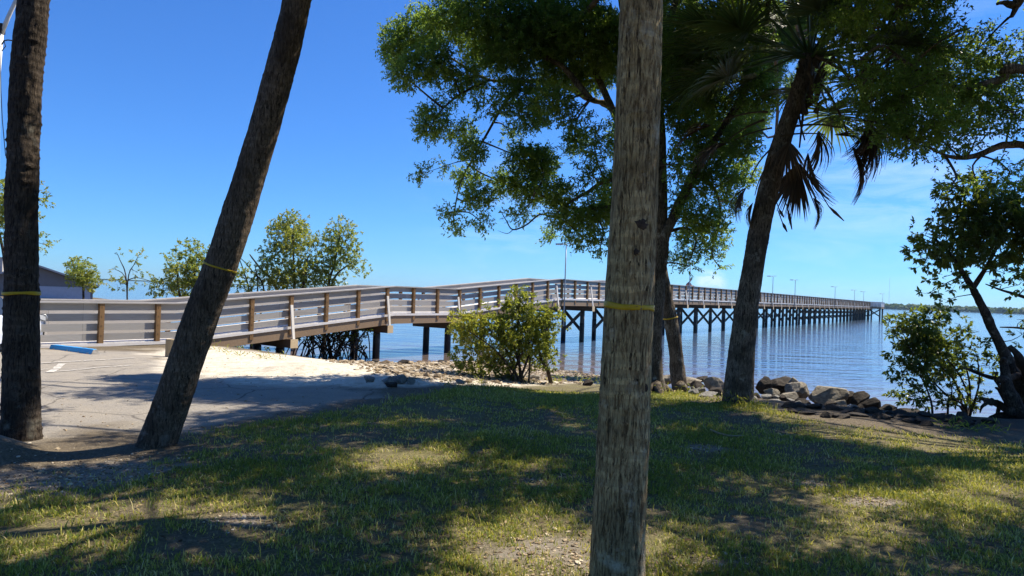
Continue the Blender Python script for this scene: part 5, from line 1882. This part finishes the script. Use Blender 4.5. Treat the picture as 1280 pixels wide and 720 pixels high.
# ------------------------------------------------------------------ grass
def grass():
    rg = np.random.default_rng(29)
    bands = [(1.2, 3.0, 1800), (3.0, 4.6, 6500), (4.6, 6.5, 5200), (6.5, 9.0, 3600), (9.0, 14.2, 2400)]
    X, Y = [], []
    for a, b, den in bands:
        hw = 0.92 * b + 0.8
        n = int((b - a) * 2 * hw * den)
        X.append(rg.uniform(-hw, hw, n))
        Y.append(rg.uniform(a, b, n))
    x, y = np.concatenate(X), np.concatenate(Y)
    asph, sand, shell, lawn, bare = masks(x, y)
    patch = n2(x, y, 0.8, 51, 3)
    fine = n2(x, y, 5.0, 52, 2)
    prob = np.clip(lawn * (0.72 + 0.9 * patch + 0.8 * fine), 0.03 * (lawn > 0.05), 1.0)
    k = rg.random(len(x)) < prob
    x, y, patch = x[k], y[k], patch[k]
    lawnk = lawn[k]
    n = len(x)
    z = height(x, y)
    # edge weeds are taller
    edge = smooth(0.9, 0.0, poly_sd(x, y, P_LAWN)) * smooth(9.0, 11.0, y)
    L = rg.lognormal(math.log(0.034), 0.38, n) * (1 + 0.7 * edge + 0.3 * np.clip(patch, 0, 1))
    wd = rg.uniform(0.0022, 0.0046, n) * (1 + 0.08 * np.clip(y - 4, 0, 9))
    az = rg.uniform(0, 2 * math.pi, n)
    lean = rg.uniform(0.25, 1.25, n)
    dx, dy = np.cos(az), np.sin(az)
    # curved blade: three stations
    p0 = np.stack([x, y, z - 0.004], 1)
    dirh = np.stack([dx, dy, np.zeros(n)], 1)
    up = np.array([0, 0, 1.0])
    p1 = p0 + dirh * (L * 0.45 * np.sin(lean * 0.55))[:, None] + up * (L * 0.5 * np.cos(lean * 0.5))[:, None]
    p2 = p1 + dirh * (L * 0.55 * np.sin(lean))[:, None] + up * (L * 0.5 * np.cos(lean))[:, None]
    tw_ = rg.uniform(-0.9, 0.9, n)
    sd = np.stack([-np.sin(az + tw_), np.cos(az + tw_), np.zeros(n)], 1) * wd[:, None]
    V = np.stack([p0 - sd, p0 + sd, p1 + sd * 0.85, p1 - sd * 0.85, p2], 1).reshape(-1, 3)
    i = (np.arange(n) * 5)[:, None]
    tint = np.clip(rg.normal(0.38, 0.2, n) + 0.30 * (rg.random(n) < 0.20) - 0.40 * patch - 0.12 * n2(x, y, 3.0, 57, 2) + 0.35 * np.clip(0.55 - lawnk, 0, 1), 0, 1)
    mb = MB()
    mb.add(V, np.concatenate([i + np.array([[0, 1, 2, 3]])]), 0, np.repeat(tint, 5))
    mb.f.append((i + np.array([[3, 2, 4]]), 0))
    o = mb.build("grass", M['grass'])
    tag(o, "patchy short lawn grass, green and straw coloured, under the trees", "grass", kind='stuff')
    # dead leaves on the lawn
    m_ = 16000
    x = rg.uniform(-9, 11, m_)
    y = rg.uniform(2.0, 13.5, m_)
    k = (poly_sd(x, y, P_LAWN) > -0.4) & (n2(x, y, 0.6, 61, 2) + rg.uniform(-0.4, 0.4, m_) > -0.1)
    x, y = x[k], y[k]
    n = len(x)
    z = height(x, y) + rg.uniform(0.004, 0.03, n)
    a = rg.uniform(0, 6.28, n)
    ax = np.stack([np.cos(a), np.sin(a), rg.uniform(-0.25, 0.25, n)], 1)
    ax /= np.linalg.norm(ax, axis=1)[:, None]
    mb = MB()
    leaves_mesh(mb, np.stack([x, y, z], 1), ax, rg.uniform(0.025, 0.06, n), rg.uniform(0.012, 0.026, n), rg.random(n), rg, 1.5)
    o = mb.build("fallen_leaves", M['litter'])
    tag(o, "scattered brown fallen leaves on the lawn", "leaf litter", kind='stuff')
    # broad-leaved weeds at the lawn's edge
    mb = MB()
    for (px, py, s_) in [(700, 476, 1), (712, 474, 1.2), (725, 475, 1.1), (742, 474, 1.3), (690, 478, 0.8), (750, 480, 1.2), (812, 487, 1.0), (832, 492, 1.2), (865, 493, 0.9), (905, 502, 1.0), (915, 506, 1.2), (940, 508, 1.0), (730, 478, 1.0),
                         (600, 479, 0.7), (560, 482, 0.7), (660, 478, 0.8), (720, 655, 0.25), (905, 690, 0.4), (895, 700, 0.35), (560, 640, 0.3), (1190, 536, 0.9), (1215, 538, 1.0), (1240, 540, 0.9), (262, 437, 1.2), (280, 440, 1.4), (300, 445, 1.4), (330, 448, 1.2), (350, 450, 1.1)]:
        p = ground(px, py)
        k = 40
        u = rand_dirs(k, rg)
        u[:, 2] = np.abs(u[:, 2])
        o_ = np.array(tuple(p)) + u * np.array([0.28, 0.2, 0.20]) * s_ * rg.random((k, 1))
        ax = u * 0.7 + rand_dirs(k, rg) * 0.6
        ax /= np.linalg.norm(ax, axis=1)[:, None]
        leaves_mesh(mb, o_, ax, rg.uniform(0.05, 0.12, k) * min(1, s_ + 0.1), rg.uniform(0.012, 0.03, k) * min(1, s_ + 0.1), np.clip(rg.normal(0.4, 0.2, k), 0, 1), rg)
    o = mb.build("weeds", M['grass'])
    tag(o, "low leafy green weeds along the lawn's edge and under the ramp", "weeds", kind='stuff')


grass()


# fallen palm stalk and sticks
def stick(pts, rad, label, m_='brace', name="fallen_branch"):
    P = [ground(x, y) + Vector((0, 0, 0.03)) for x, y in pts]
    mb = MB()
    Q, rr = resample(P, rad, 0.08)
    mb.tube(Q, rr, 7)
    o = mb.build(name, M[m_], None, True, origin=P[0])
    tag(o, label, "branch")


stick([(888, 540), (900, 545), (915, 548), (930, 547)], [0.012, 0.016, 0.014, 0.006], "pale curved fallen palm stalk lying in the shaded lawn", 'timber')
stick([(475, 459), (485, 463), (495, 469), (501, 474)], [0.010, 0.014, 0.016, 0.012], "thin dark driftwood stick leaning down to the rubble by the sand", 'bark_dark')


# ------------------------------------------------------------------ parking lot things
def wheel_stop():
    a, b = ground(66, 436), ground(119, 443)
    c = (a + b) / 2
    d = (b - a)
    L = min(d.length, 1.9)
    root = empty("wheel_stop", tuple(c))
    root.rotation_euler = (0, 0, math.atan2(d.y, d.x))
    tag(root, "chipped bright blue concrete wheel stop in front of the ramp", "wheel stop")
    prof = [(-0.085, 0), (-0.080, 0.05), (-0.05, 0.115), (0.05, 0.115), (0.080, 0.05), (0.085, 0)]
    mb = MB()
    n = 26
    rg = np.random.default_rng(2)
    V = []
    for k in range(n):
        x = -L / 2 + L * k / (n - 1)
        sq = 1.0 if 0 < k < n - 1 else 0.93
        for (py_, pz) in prof:
            V.append((x, py_ * sq + rg.normal(0, 0.002), pz * sq + (rg.normal(0, 0.002) if pz > 0 else -0.02)))
    m_ = len(prof)
    Fq = [(k * m_ + j, (k + 1) * m_ + j, (k + 1) * m_ + j + 1, k * m_ + j + 1) for k in range(n - 1) for j in range(m_ - 1)]
    mb.add(V, Fq)
    mb.f.append((np.array([list(range(m_))]), 1))
    mb.f.append((np.array([list(range((n - 1) * m_, n * m_))[::-1]]), 1))
    mt, nt, out = mat("chipped_blue_paint")
    g = NT(nt)
    tc = g.n("TexCoord").outputs["Object"]
    sp_ = g.n("SeparateXYZ", ins={0: tc})
    nz = g.noise(11.0, tc, 5, 0.7)
    low = g.math('ADD', nz, g.math('MULTIPLY', sp_.outputs[2], 1.6))
    col = g.mix(g.ramp(low, [(0.44, 1.0), (0.50, 0.0)]), (0.035, 0.30, 0.66), (0.48, 0.45, 0.41))
    g.principled(out, col, 0.65, g.bump(nz, 0.3, 0.01), 0.3)
    mb.build("block", [mt, M['concrete']], root)


wheel_stop()


def timber_post():
    p = ground(215, 446)
    root = empty("timber_bollard", tuple(p))
    root.rotation_euler = (0, 0, R(12))
    tag(root, "short thick weathered timber bollard half hidden by the leaning palm", "bollard")
    mb = MB()
    n = 24
    P = [(0, 0, -0.15), (0, 0, 0.40), (0, 0, 0.425), (0, 0, 0.43)]

    def sq(p, t):
        a = np.arctan2(p[:, 1], p[:, 0])
        return 0.035 * np.abs(np.cos(2 * a)) ** 0.0 * (np.maximum(np.abs(np.cos(a)), np.abs(np.sin(a))) ** -1 - 1) + 0.006 * fbm(p * 20, 2, 3)
    mb.tube(P, [0.15, 0.15, 0.143, 0.12], n, 0, True, sq)
    mb.build("post", M['timber'], root, False)


timber_post()


def parking_lines():
    rg = np.random.default_rng(8)
    mb = MB()
    for (a, b, w_) in (((46, 455), (168, 448), 0.10), ((70, 465), (165, 457), 0.09), ((62, 466), (78, 455), 0.14), ((-40, 470), (60, 462), 0.10)):
        p, q = ground(*a), ground(*b)
        n = 40
        d = (q - p)
        s_ = Vector((-d.y, d.x, 0)).normalized() * w_ * 0.5
        V = []
        for k in range(n + 1):
            c = p + d * k / n
            for sg in (1, -1):
                e = c + s_ * sg * (1 + rg.uniform(-0.25, 0.1))
                V.append((e.x, e.y, hz(e.x, e.y) + 0.012))
        Fq = [(2 * k, 2 * k + 1, 2 * k + 3, 2 * k + 2) for k in range(n) if rg.random() > 0.12]
        mb.add(V, Fq)
    o = mb.build("parking_lines", simple_mat("worn_white_line", (0.52, 0.49, 0.44), 0.85, 0.2, 20.0, 0.1), None)
    tag(o, kind='structure')


parking_lines()


# car whose rear corner shows at the left end
def car():
    c = ground(-58, 441)
    root = empty("parked_car", (c.x, c.y, hz(c.x, c.y)))
    root.rotation_euler = (0, 0, R(8))
    tag(root, "silvery white car with an orange lamp, mostly hidden past the dark left palm", "car")
    prof = [(-0.90, 0.0), (-0.92, 0.30), (-0.91, 0.62), (-0.86, 0.80), (-0.70, 0.83), (0.70, 0.83), (0.86, 0.80), (0.91, 0.62), (0.92, 0.30), (0.90, 0.0)]
    mb = MB()
    stn = [(-2.1, 0.90, 0.9, 0.05), (-2.05, 0.97, 0.95, 0.0), (-1.6, 1.0, 1.0, 0.0), (0, 1.0, 1.0, 0.0), (1.5, 1.0, 0.98, 0.0), (1.95, 0.95, 0.90, 0.0), (2.1, 0.86, 0.82, 0.05)]
    V = []
    for (y, sx, sz, o_) in stn:
        for (x, z) in prof:
            V.append((x * sx, y, 0.22 + o_ + z * sz * 0.80))
    m_ = len(prof)
    Fq = [(k * m_ + j, k * m_ + (j + 1) % m_, (k + 1) * m_ + (j + 1) % m_, (k + 1) * m_ + j) for k in range(len(stn) - 1) for j in range(m_)]
    mb.add(V, Fq)
    mb.f.append((np.array([list(range(m_))[::-1]]), 0))
    mb.f.append((np.array([list(range((len(stn) - 1) * m_, len(stn) * m_))]), 0))
    paint = simple_mat("silver_car_paint", (0.62, 0.66, 0.74), 0.25, 0.02, 3.0, 0.0, spec=0.6)
    mb.build("body", paint, root, False)
    glass = simple_mat("car_glass", (0.03, 0.035, 0.04), 0.08, 0.1, 3.0, 0, spec=0.7)
    mb = MB()
    lo = [(-0.80, 1.0, 0.87), (0.80, 1.0, 0.87), (0.80, -1.1, 0.87), (-0.80, -1.1, 0.87)]
    hi = [(-0.62, 0.35, 1.38), (0.62, 0.35, 1.38), (0.62, -0.70, 1.38), (-0.62, -0.70, 1.38)]
    mb.add(lo + hi, [(0, 1, 5, 4), (1, 2, 6, 5), (2, 3, 7, 6), (3, 0, 4, 7)])
    mb.build("windows", glass, root)
    mb = MB()
    mb.box((0, -0.17, 1.395), (0.64, 0, 0), (0, 0.55, 0), (0, 0, 0.02))
    mb.build("roof", paint, root)
    orange = simple_mat("orange_lens", (0.75, 0.16, 0.02), 0.25, 0.1, 5.0, 0, spec=0.6)
    for sx in (-1, 1):
        mb = MB()
        mb.box((sx * 0.72, -2.085, 0.60), (0.16, 0, 0), (0, 0.035, 0), (0, 0, 0.075))
        mb.build("tail_lamp", orange, root)
        mb = MB()
        mb.box((sx * 0.70, 2.06, 0.60), (0.16, 0, 0), (0, 0.035, 0), (0, 0, 0.06))
        mb.build("headlight", M['whitepaint'], root)
        for y in (-1.3, 1.3):
            mb = MB()
            mb.tube([(sx * 0.74, y, 0.31), (sx * 0.94, y, 0.31)], [0.31, 0.31], 24)
            wl = mb.build("wheel", M['black'], root, False)
            mb = MB()
            mb.tube([(sx * 0.935, y, 0.31), (sx * 0.952, y, 0.31)], [0.19, 0.17], 18)
            mb.build("rim", M['metal'], wl, False)
    mb = MB()
    mb.box((0, -2.10, 0.36), (0.84, 0, 0), (0, 0.06, 0), (0, 0, 0.10))
    mb.box((0, 2.10, 0.36), (0.80, 0, 0), (0, 0.06, 0), (0, 0, 0.10))
    mb.build("bumpers", M['black'], root)


car()


# house behind the pier
def house():
    d = 62.0
    e1 = at(112, 357, d)
    ap = at(44, 330, d)
    gz = -0.75
    root = empty("house", (ap.x, d, gz))
    tag(root, "low house with a dark grey pitched roof behind the pier on the left", "house")
    root.rotation_euler = (0, 0, R(34))
    # local coords
    ex, ez = e1.x - ap.x, e1.z - gz
    az = ap.z - gz
    Lx = ex            # half span
    depth = 9.0
    mb = MB()
    t = 0.18
    Vr = []
    for y in (-0.6, depth):
        Vr += [(-Lx, y, ez), (0, y, az), (Lx, y, ez), (-Lx, y, ez - t), (0, y, az - t), (Lx, y, ez - t)]
    mb.add(Vr, [(0, 1, 7, 6), (1, 2, 8, 7), (3, 9, 10, 4), (4, 10, 11, 5), (0, 6, 9, 3), (2, 5, 11, 8), (0, 3, 4, 1), (1, 4, 5, 2), (6, 7, 10, 9), (7, 8, 11, 10)])
    rf = simple_mat("dark_shingle", (0.075, 0.075, 0.085), 0.85, 0.15, 3.0, 0.2)
    mb.build("roof", rf, root)
    mb = MB()
    wx = Lx - 0.45
    wz = ez - 0.05
    gzt = az - t - 0.03
    mb.add([(-wx, 0, 0), (wx, 0, 0), (wx, 0, wz), (0, 0, gzt), (-wx, 0, wz), (-wx, depth - 0.5, 0), (wx, depth - 0.5, 0), (wx, depth - 0.5, wz), (0, depth - 0.5, gzt), (-wx, depth - 0.5, wz)],
           [(0, 5, 9, 4), (1, 2, 7, 6)])
    mb.f.append((np.array([(0, 1, 2, 3, 4)]), 0))
    mb.f.append((np.array([(9, 8, 7, 6, 5)]), 0))
    wall = simple_mat("grey_siding", (0.17, 0.17, 0.18), 0.8, 0.06, 2.0, 0.05)
    mb.build("wall", wall, root)
    mb = MB()
    mb.box((1.2, -0.02, 0.95), (wx - 1.4, 0, 0), (0, 0.03, 0), (0, 0, 0.55))
    mb.build("window", simple_mat("pale_shutter", (0.38, 0.42, 0.50), 0.4, 0.05, 3.0, 0), root)
    # fascia board along the gable, chimney-like pale dormer
    mb = MB()
    mb.beam((0, -0.63, az - 0.07), (Lx, -0.63, ez - 0.07), 0.04, 0.16)
    mb.beam((0, -0.63, az - 0.07), (-Lx, -0.63, ez - 0.07), 0.04, 0.16)
    mb.build("fascia", simple_mat("grey_trim", (0.30, 0.30, 0.31), 0.6, 0.05, 3.0, 0), root)
    mb = MB()
    mb.box((-2.95, 1.2, az - 0.55), (0.55, 0, 0), (0, 1.0, 0), (0, 0, 0.95))
    mb.box((-2.95, 1.2, az + 0.44), (0.62, 0, 0), (0, 1.07, 0), (0, 0, 0.04))
    mb.build("dormer", simple_mat("beige_stucco", (0.50, 0.45, 0.40), 0.85, 0.06, 3.0, 0.05), root)


house()


# light pole at far left
def light_pole():
    d = 12.5
    p = at(-7, 60, d)
    gz = hz(p.x, d)
    root = empty("street_lamp", (p.x, d, gz))
    tag(root, "white metal lamp pole with wires beside the top of the left palm", "street lamp")
    base = Vector((p.x, d, gz))
    mb = MB()
    mb.tube([(0, 0, 0), tuple(at(-7, 300, d) - base), tuple(at(-4, 100, d) - base), tuple(at(1, 42, d) - base)], [0.08, 0.07, 0.05, 0.045], 10)
    mb.build("pole", M['whitepaint'], root, True)
    mb = MB()
    mb.tube([tuple(at(1, 44, d) - base), tuple(at(10, 22, d) - base), tuple(at(22, -4, d) - base), tuple(at(45, -45, d) - base)], [0.04, 0.035, 0.032, 0.028], 8)
    mb.build("arm", M['whitepaint'], root, True)
    mb = MB()
    h = at(58, -58, d) - base
    mb.box(tuple(h), (0.30, 0, 0.05), (0, 0.13, 0), (0, 0, 0.06))
    mb.build("lamp_head", M['metal'], root)
    mb = MB()
    mb.box(tuple(at(1, 36, d) - base), (0.05, 0, 0), (0, 0.05, 0), (0, 0, 0.09))
    mb.build("bracket", M['black'], root)
    mb = MB()
    mb.tube([tuple(at(x, y, d - 0.05) - base) for x, y in ((2, 56), (5, 51), (10, 50), (18, 51))], [0.012] * 4, 5)
    mb.tube([tuple(at(x, y, d - 0.05) - base) for x, y in ((5, 51), (7, 58), (2, 64))], [0.008] * 3, 5)
    mb.tube([tuple(at(x, y, d - 0.05) - base) for x, y in ((0, 64), (1, 110), (3, 150), (7, 195))], [0.007] * 4, 5)
    mb.build("cable", M['black'], root, True)


light_pole()


# radio mast on the far shore
def mast():
    d = 1750.0
    b = at(1111, 385, d)
    root = empty("radio_mast", (b.x, d, WATER_Z))
    tag(root, "faint thin radio mast on the far shore beyond the pier head", "mast")
    t = at(1111, 347, d)
    mb = MB()
    for k in range(3):
        a = k * 2.094
        mb.tube([(math.cos(a) * 1.6, math.sin(a) * 1.6, 0), (math.cos(a) * 0.4, math.sin(a) * 0.4, t.z - WATER_Z)], [0.10, 0.08], 4)
    for k in range(14):
        z = (t.z - WATER_Z) * (k + 0.5) / 14
        mb.box((0, 0, z), (1.2 * (1 - k / 16), 0, 0), (0, 0.06, 0), (0, 0, 0.06))
    mb.build("lattice", simple_mat("mast_steel", (0.38, 0.36, 0.36), 0.6, 0.1, 1.0, 0), root)


mast()


# ------------------------------------------------------------------ fisherman on the pier
def person():
    d = 56.6
    foot = pp(d, 0.42, 0.0)
    root = empty("person", tuple(foot))
    root.rotation_euler = (0, 0, math.atan2(NM[1], NM[0]) - math.pi / 2)    # local +Y faces out over the near rail
    tag(root, "person in a dark cap and faded plaid shirt leaning on the pier railing", "person")
    J = {'pelvis': (0, -0.10, 0.92, 0.135), 'waist': (0, -0.06, 1.06, 0.125), 'chest': (0, 0.08, 1.28, 0.145), 'neck0': (0, 0.17, 1.42, 0.075), 'neck': (0, 0.20, 1.47, 0.058), 'head0': (0, 0.245, 1.545, 0.082), 'head': (0, 0.27, 1.62, 0.090), 'crown': (0, 0.265, 1.685, 0.062)}
    E = [('pelvis', 'waist'), ('waist', 'chest'), ('chest', 'neck0'), ('neck0', 'neck'), ('neck', 'head0'), ('head0', 'head'), ('head', 'crown')]
    for s, n in ((-1, 'l'), (1, 'r')):
        J.update({'hip' + n: (s * 0.10, -0.10, 0.86, 0.095), 'knee' + n: (s * 0.12, -0.04, 0.48, 0.065), 'ank' + n: (s * 0.12, -0.12 + 0.05 * s, 0.09, 0.045), 'toe' + n: (s * 0.13, 0.05 + 0.05 * s, 0.04, 0.036),
                  'sho' + n: (s * 0.19, 0.13, 1.36, 0.070), 'elb' + n: (s * 0.25, 0.30, 1.14, 0.046), 'wri' + n: (s * 0.10, 0.44, 1.125, 0.034), 'han' + n: (s * 0.05, 0.50, 1.12, 0.036)})
        E += [('pelvis', 'hip' + n), ('hip' + n, 'knee' + n), ('knee' + n, 'ank' + n), ('ank' + n, 'toe' + n), ('chest', 'sho' + n), ('sho' + n, 'elb' + n), ('elb' + n, 'wri' + n), ('wri' + n, 'han' + n)]
    names = list(J)
    me = bpy.data.meshes.new("body")
    me.from_pydata([J[k][:3] for k in names], [(names.index(a), names.index(b)) for a, b in E], [])
    o = bpy.data.objects.new("body", me)
    COL.objects.link(o)
    sk = o.modifiers.new("skin", 'SKIN')
    for i, k in enumerate(names):
        v = me.skin_vertices[0].data[i]
        v.radius = (J[k][3],) * 2
        v.use_root = (k == 'pelvis')
    sb = o.modifiers.new("sub", 'SUBSURF')
    sb.levels = sb.render_levels = 1
    dg = bpy.context.evaluated_depsgraph_get()
    dg.update()
    em = bpy.data.meshes.new_from_object(o.evaluated_get(dg))
    o.modifiers.clear()
    o.data = em
    em.materials.clear()
    skin = simple_mat("skin", (0.42, 0.25, 0.18), 0.6, 0.05, 9.0, 0)
    shirt = simple_mat("plaid_shirt", (0.24, 0.12, 0.13), 0.8, 0.35, 14.0, 0.1, dark=(0.05, 0.04, 0.06))
    jeans = simple_mat("blue_trousers", (0.10, 0.12, 0.20), 0.8, 0.15, 9.0, 0.1)
    shoe = M['black']
    for mm in (skin, shirt, jeans, shoe):
        em.materials.append(mm)
    for p in em.polygons:
        c = p.center
        if c.z < 0.10:
            p.material_index = 3
        elif c.z < 0.97:
            p.material_index = 2
        elif c.z < 1.44 and c.y < 0.40:
            p.material_index = 1
        else:
            p.material_index = 0
        p.use_smooth = True
    o.parent = root
    # face, ears
    mb = MB()
    mb.tube([(0, 0.345, 1.60), (0, 0.372, 1.585)], [0.012, 0.016], 6)
    mb.box((0.033, 0.345, 1.622), (0.012, 0, 0), (0, 0.008, 0), (0, 0, 0.006))
    mb.box((-0.033, 0.345, 1.622), (0.012, 0, 0), (0, 0.008, 0), (0, 0, 0.006))
    mb.box((0, 0.345, 1.555), (0.022, 0, 0), (0, 0.01, 0), (0, 0, 0.005))
    mb.build("face", skin, root)
    for s in (-1, 1):
        mb = MB()
        for q in range(5):
            a = (q - 2) * 0.28
            b = (s * 0.05, 0.50, 1.12)
            L = (0.055, 0.08, 0.088, 0.08, 0.065)[q]
            e = (b[0] - s * 0.02 + math.sin(a) * 0.05, b[1] + 0.03 + math.cos(a) * L * 0.6, b[2] + 0.01)
            f = (e[0] - s * 0.008, e[1] + 0.02, e[2] - 0.035)
            mb.tube([b, e, f], [0.012, 0.010, 0.008], 6)
        mb.build("fingers", skin, root, True)
    V, Fc = ICO2
    mb = MB()
    v = V[:, :] * np.array([0.098, 0.112, 0.085])
    v[:, 2] = np.maximum(v[:, 2], -0.01)
    mb.add(v + np.array([0, 0.262, 1.655]), Fc)
    mb.box((0, 0.385, 1.652), (0.07, 0, 0), (0, 0.06, -0.012), (0, 0.001, 0.006))
    mb.build("cap", simple_mat("dark_cap", (0.03, 0.03, 0.04), 0.8, 0.1, 9, 0), root, True)


person()


def haze():
    mb = MB()
    mb.box((0, 1500, 38.0), (6600, 0, 0), (0, 6000, 0), (0, 0, 46.0))
    mt, nt, out = mat("haze_air")
    g = NT(nt)
    v = g.n("VolumePrincipled")
    v.inputs["Color"].default_value = (0.50, 0.76, 1.0, 1)
    v.inputs["Density"].default_value = HAZE
    v.inputs["Anisotropy"].default_value = 0.2
    g.link(v.outputs[0], out.inputs["Volume"])
    o = mb.build("haze", mt)
    tag(o, "thin pale sea haze softening the far shore", "haze", kind='stuff')


HAZE = 0.00009
haze()
bpy.context.view_layer.update()
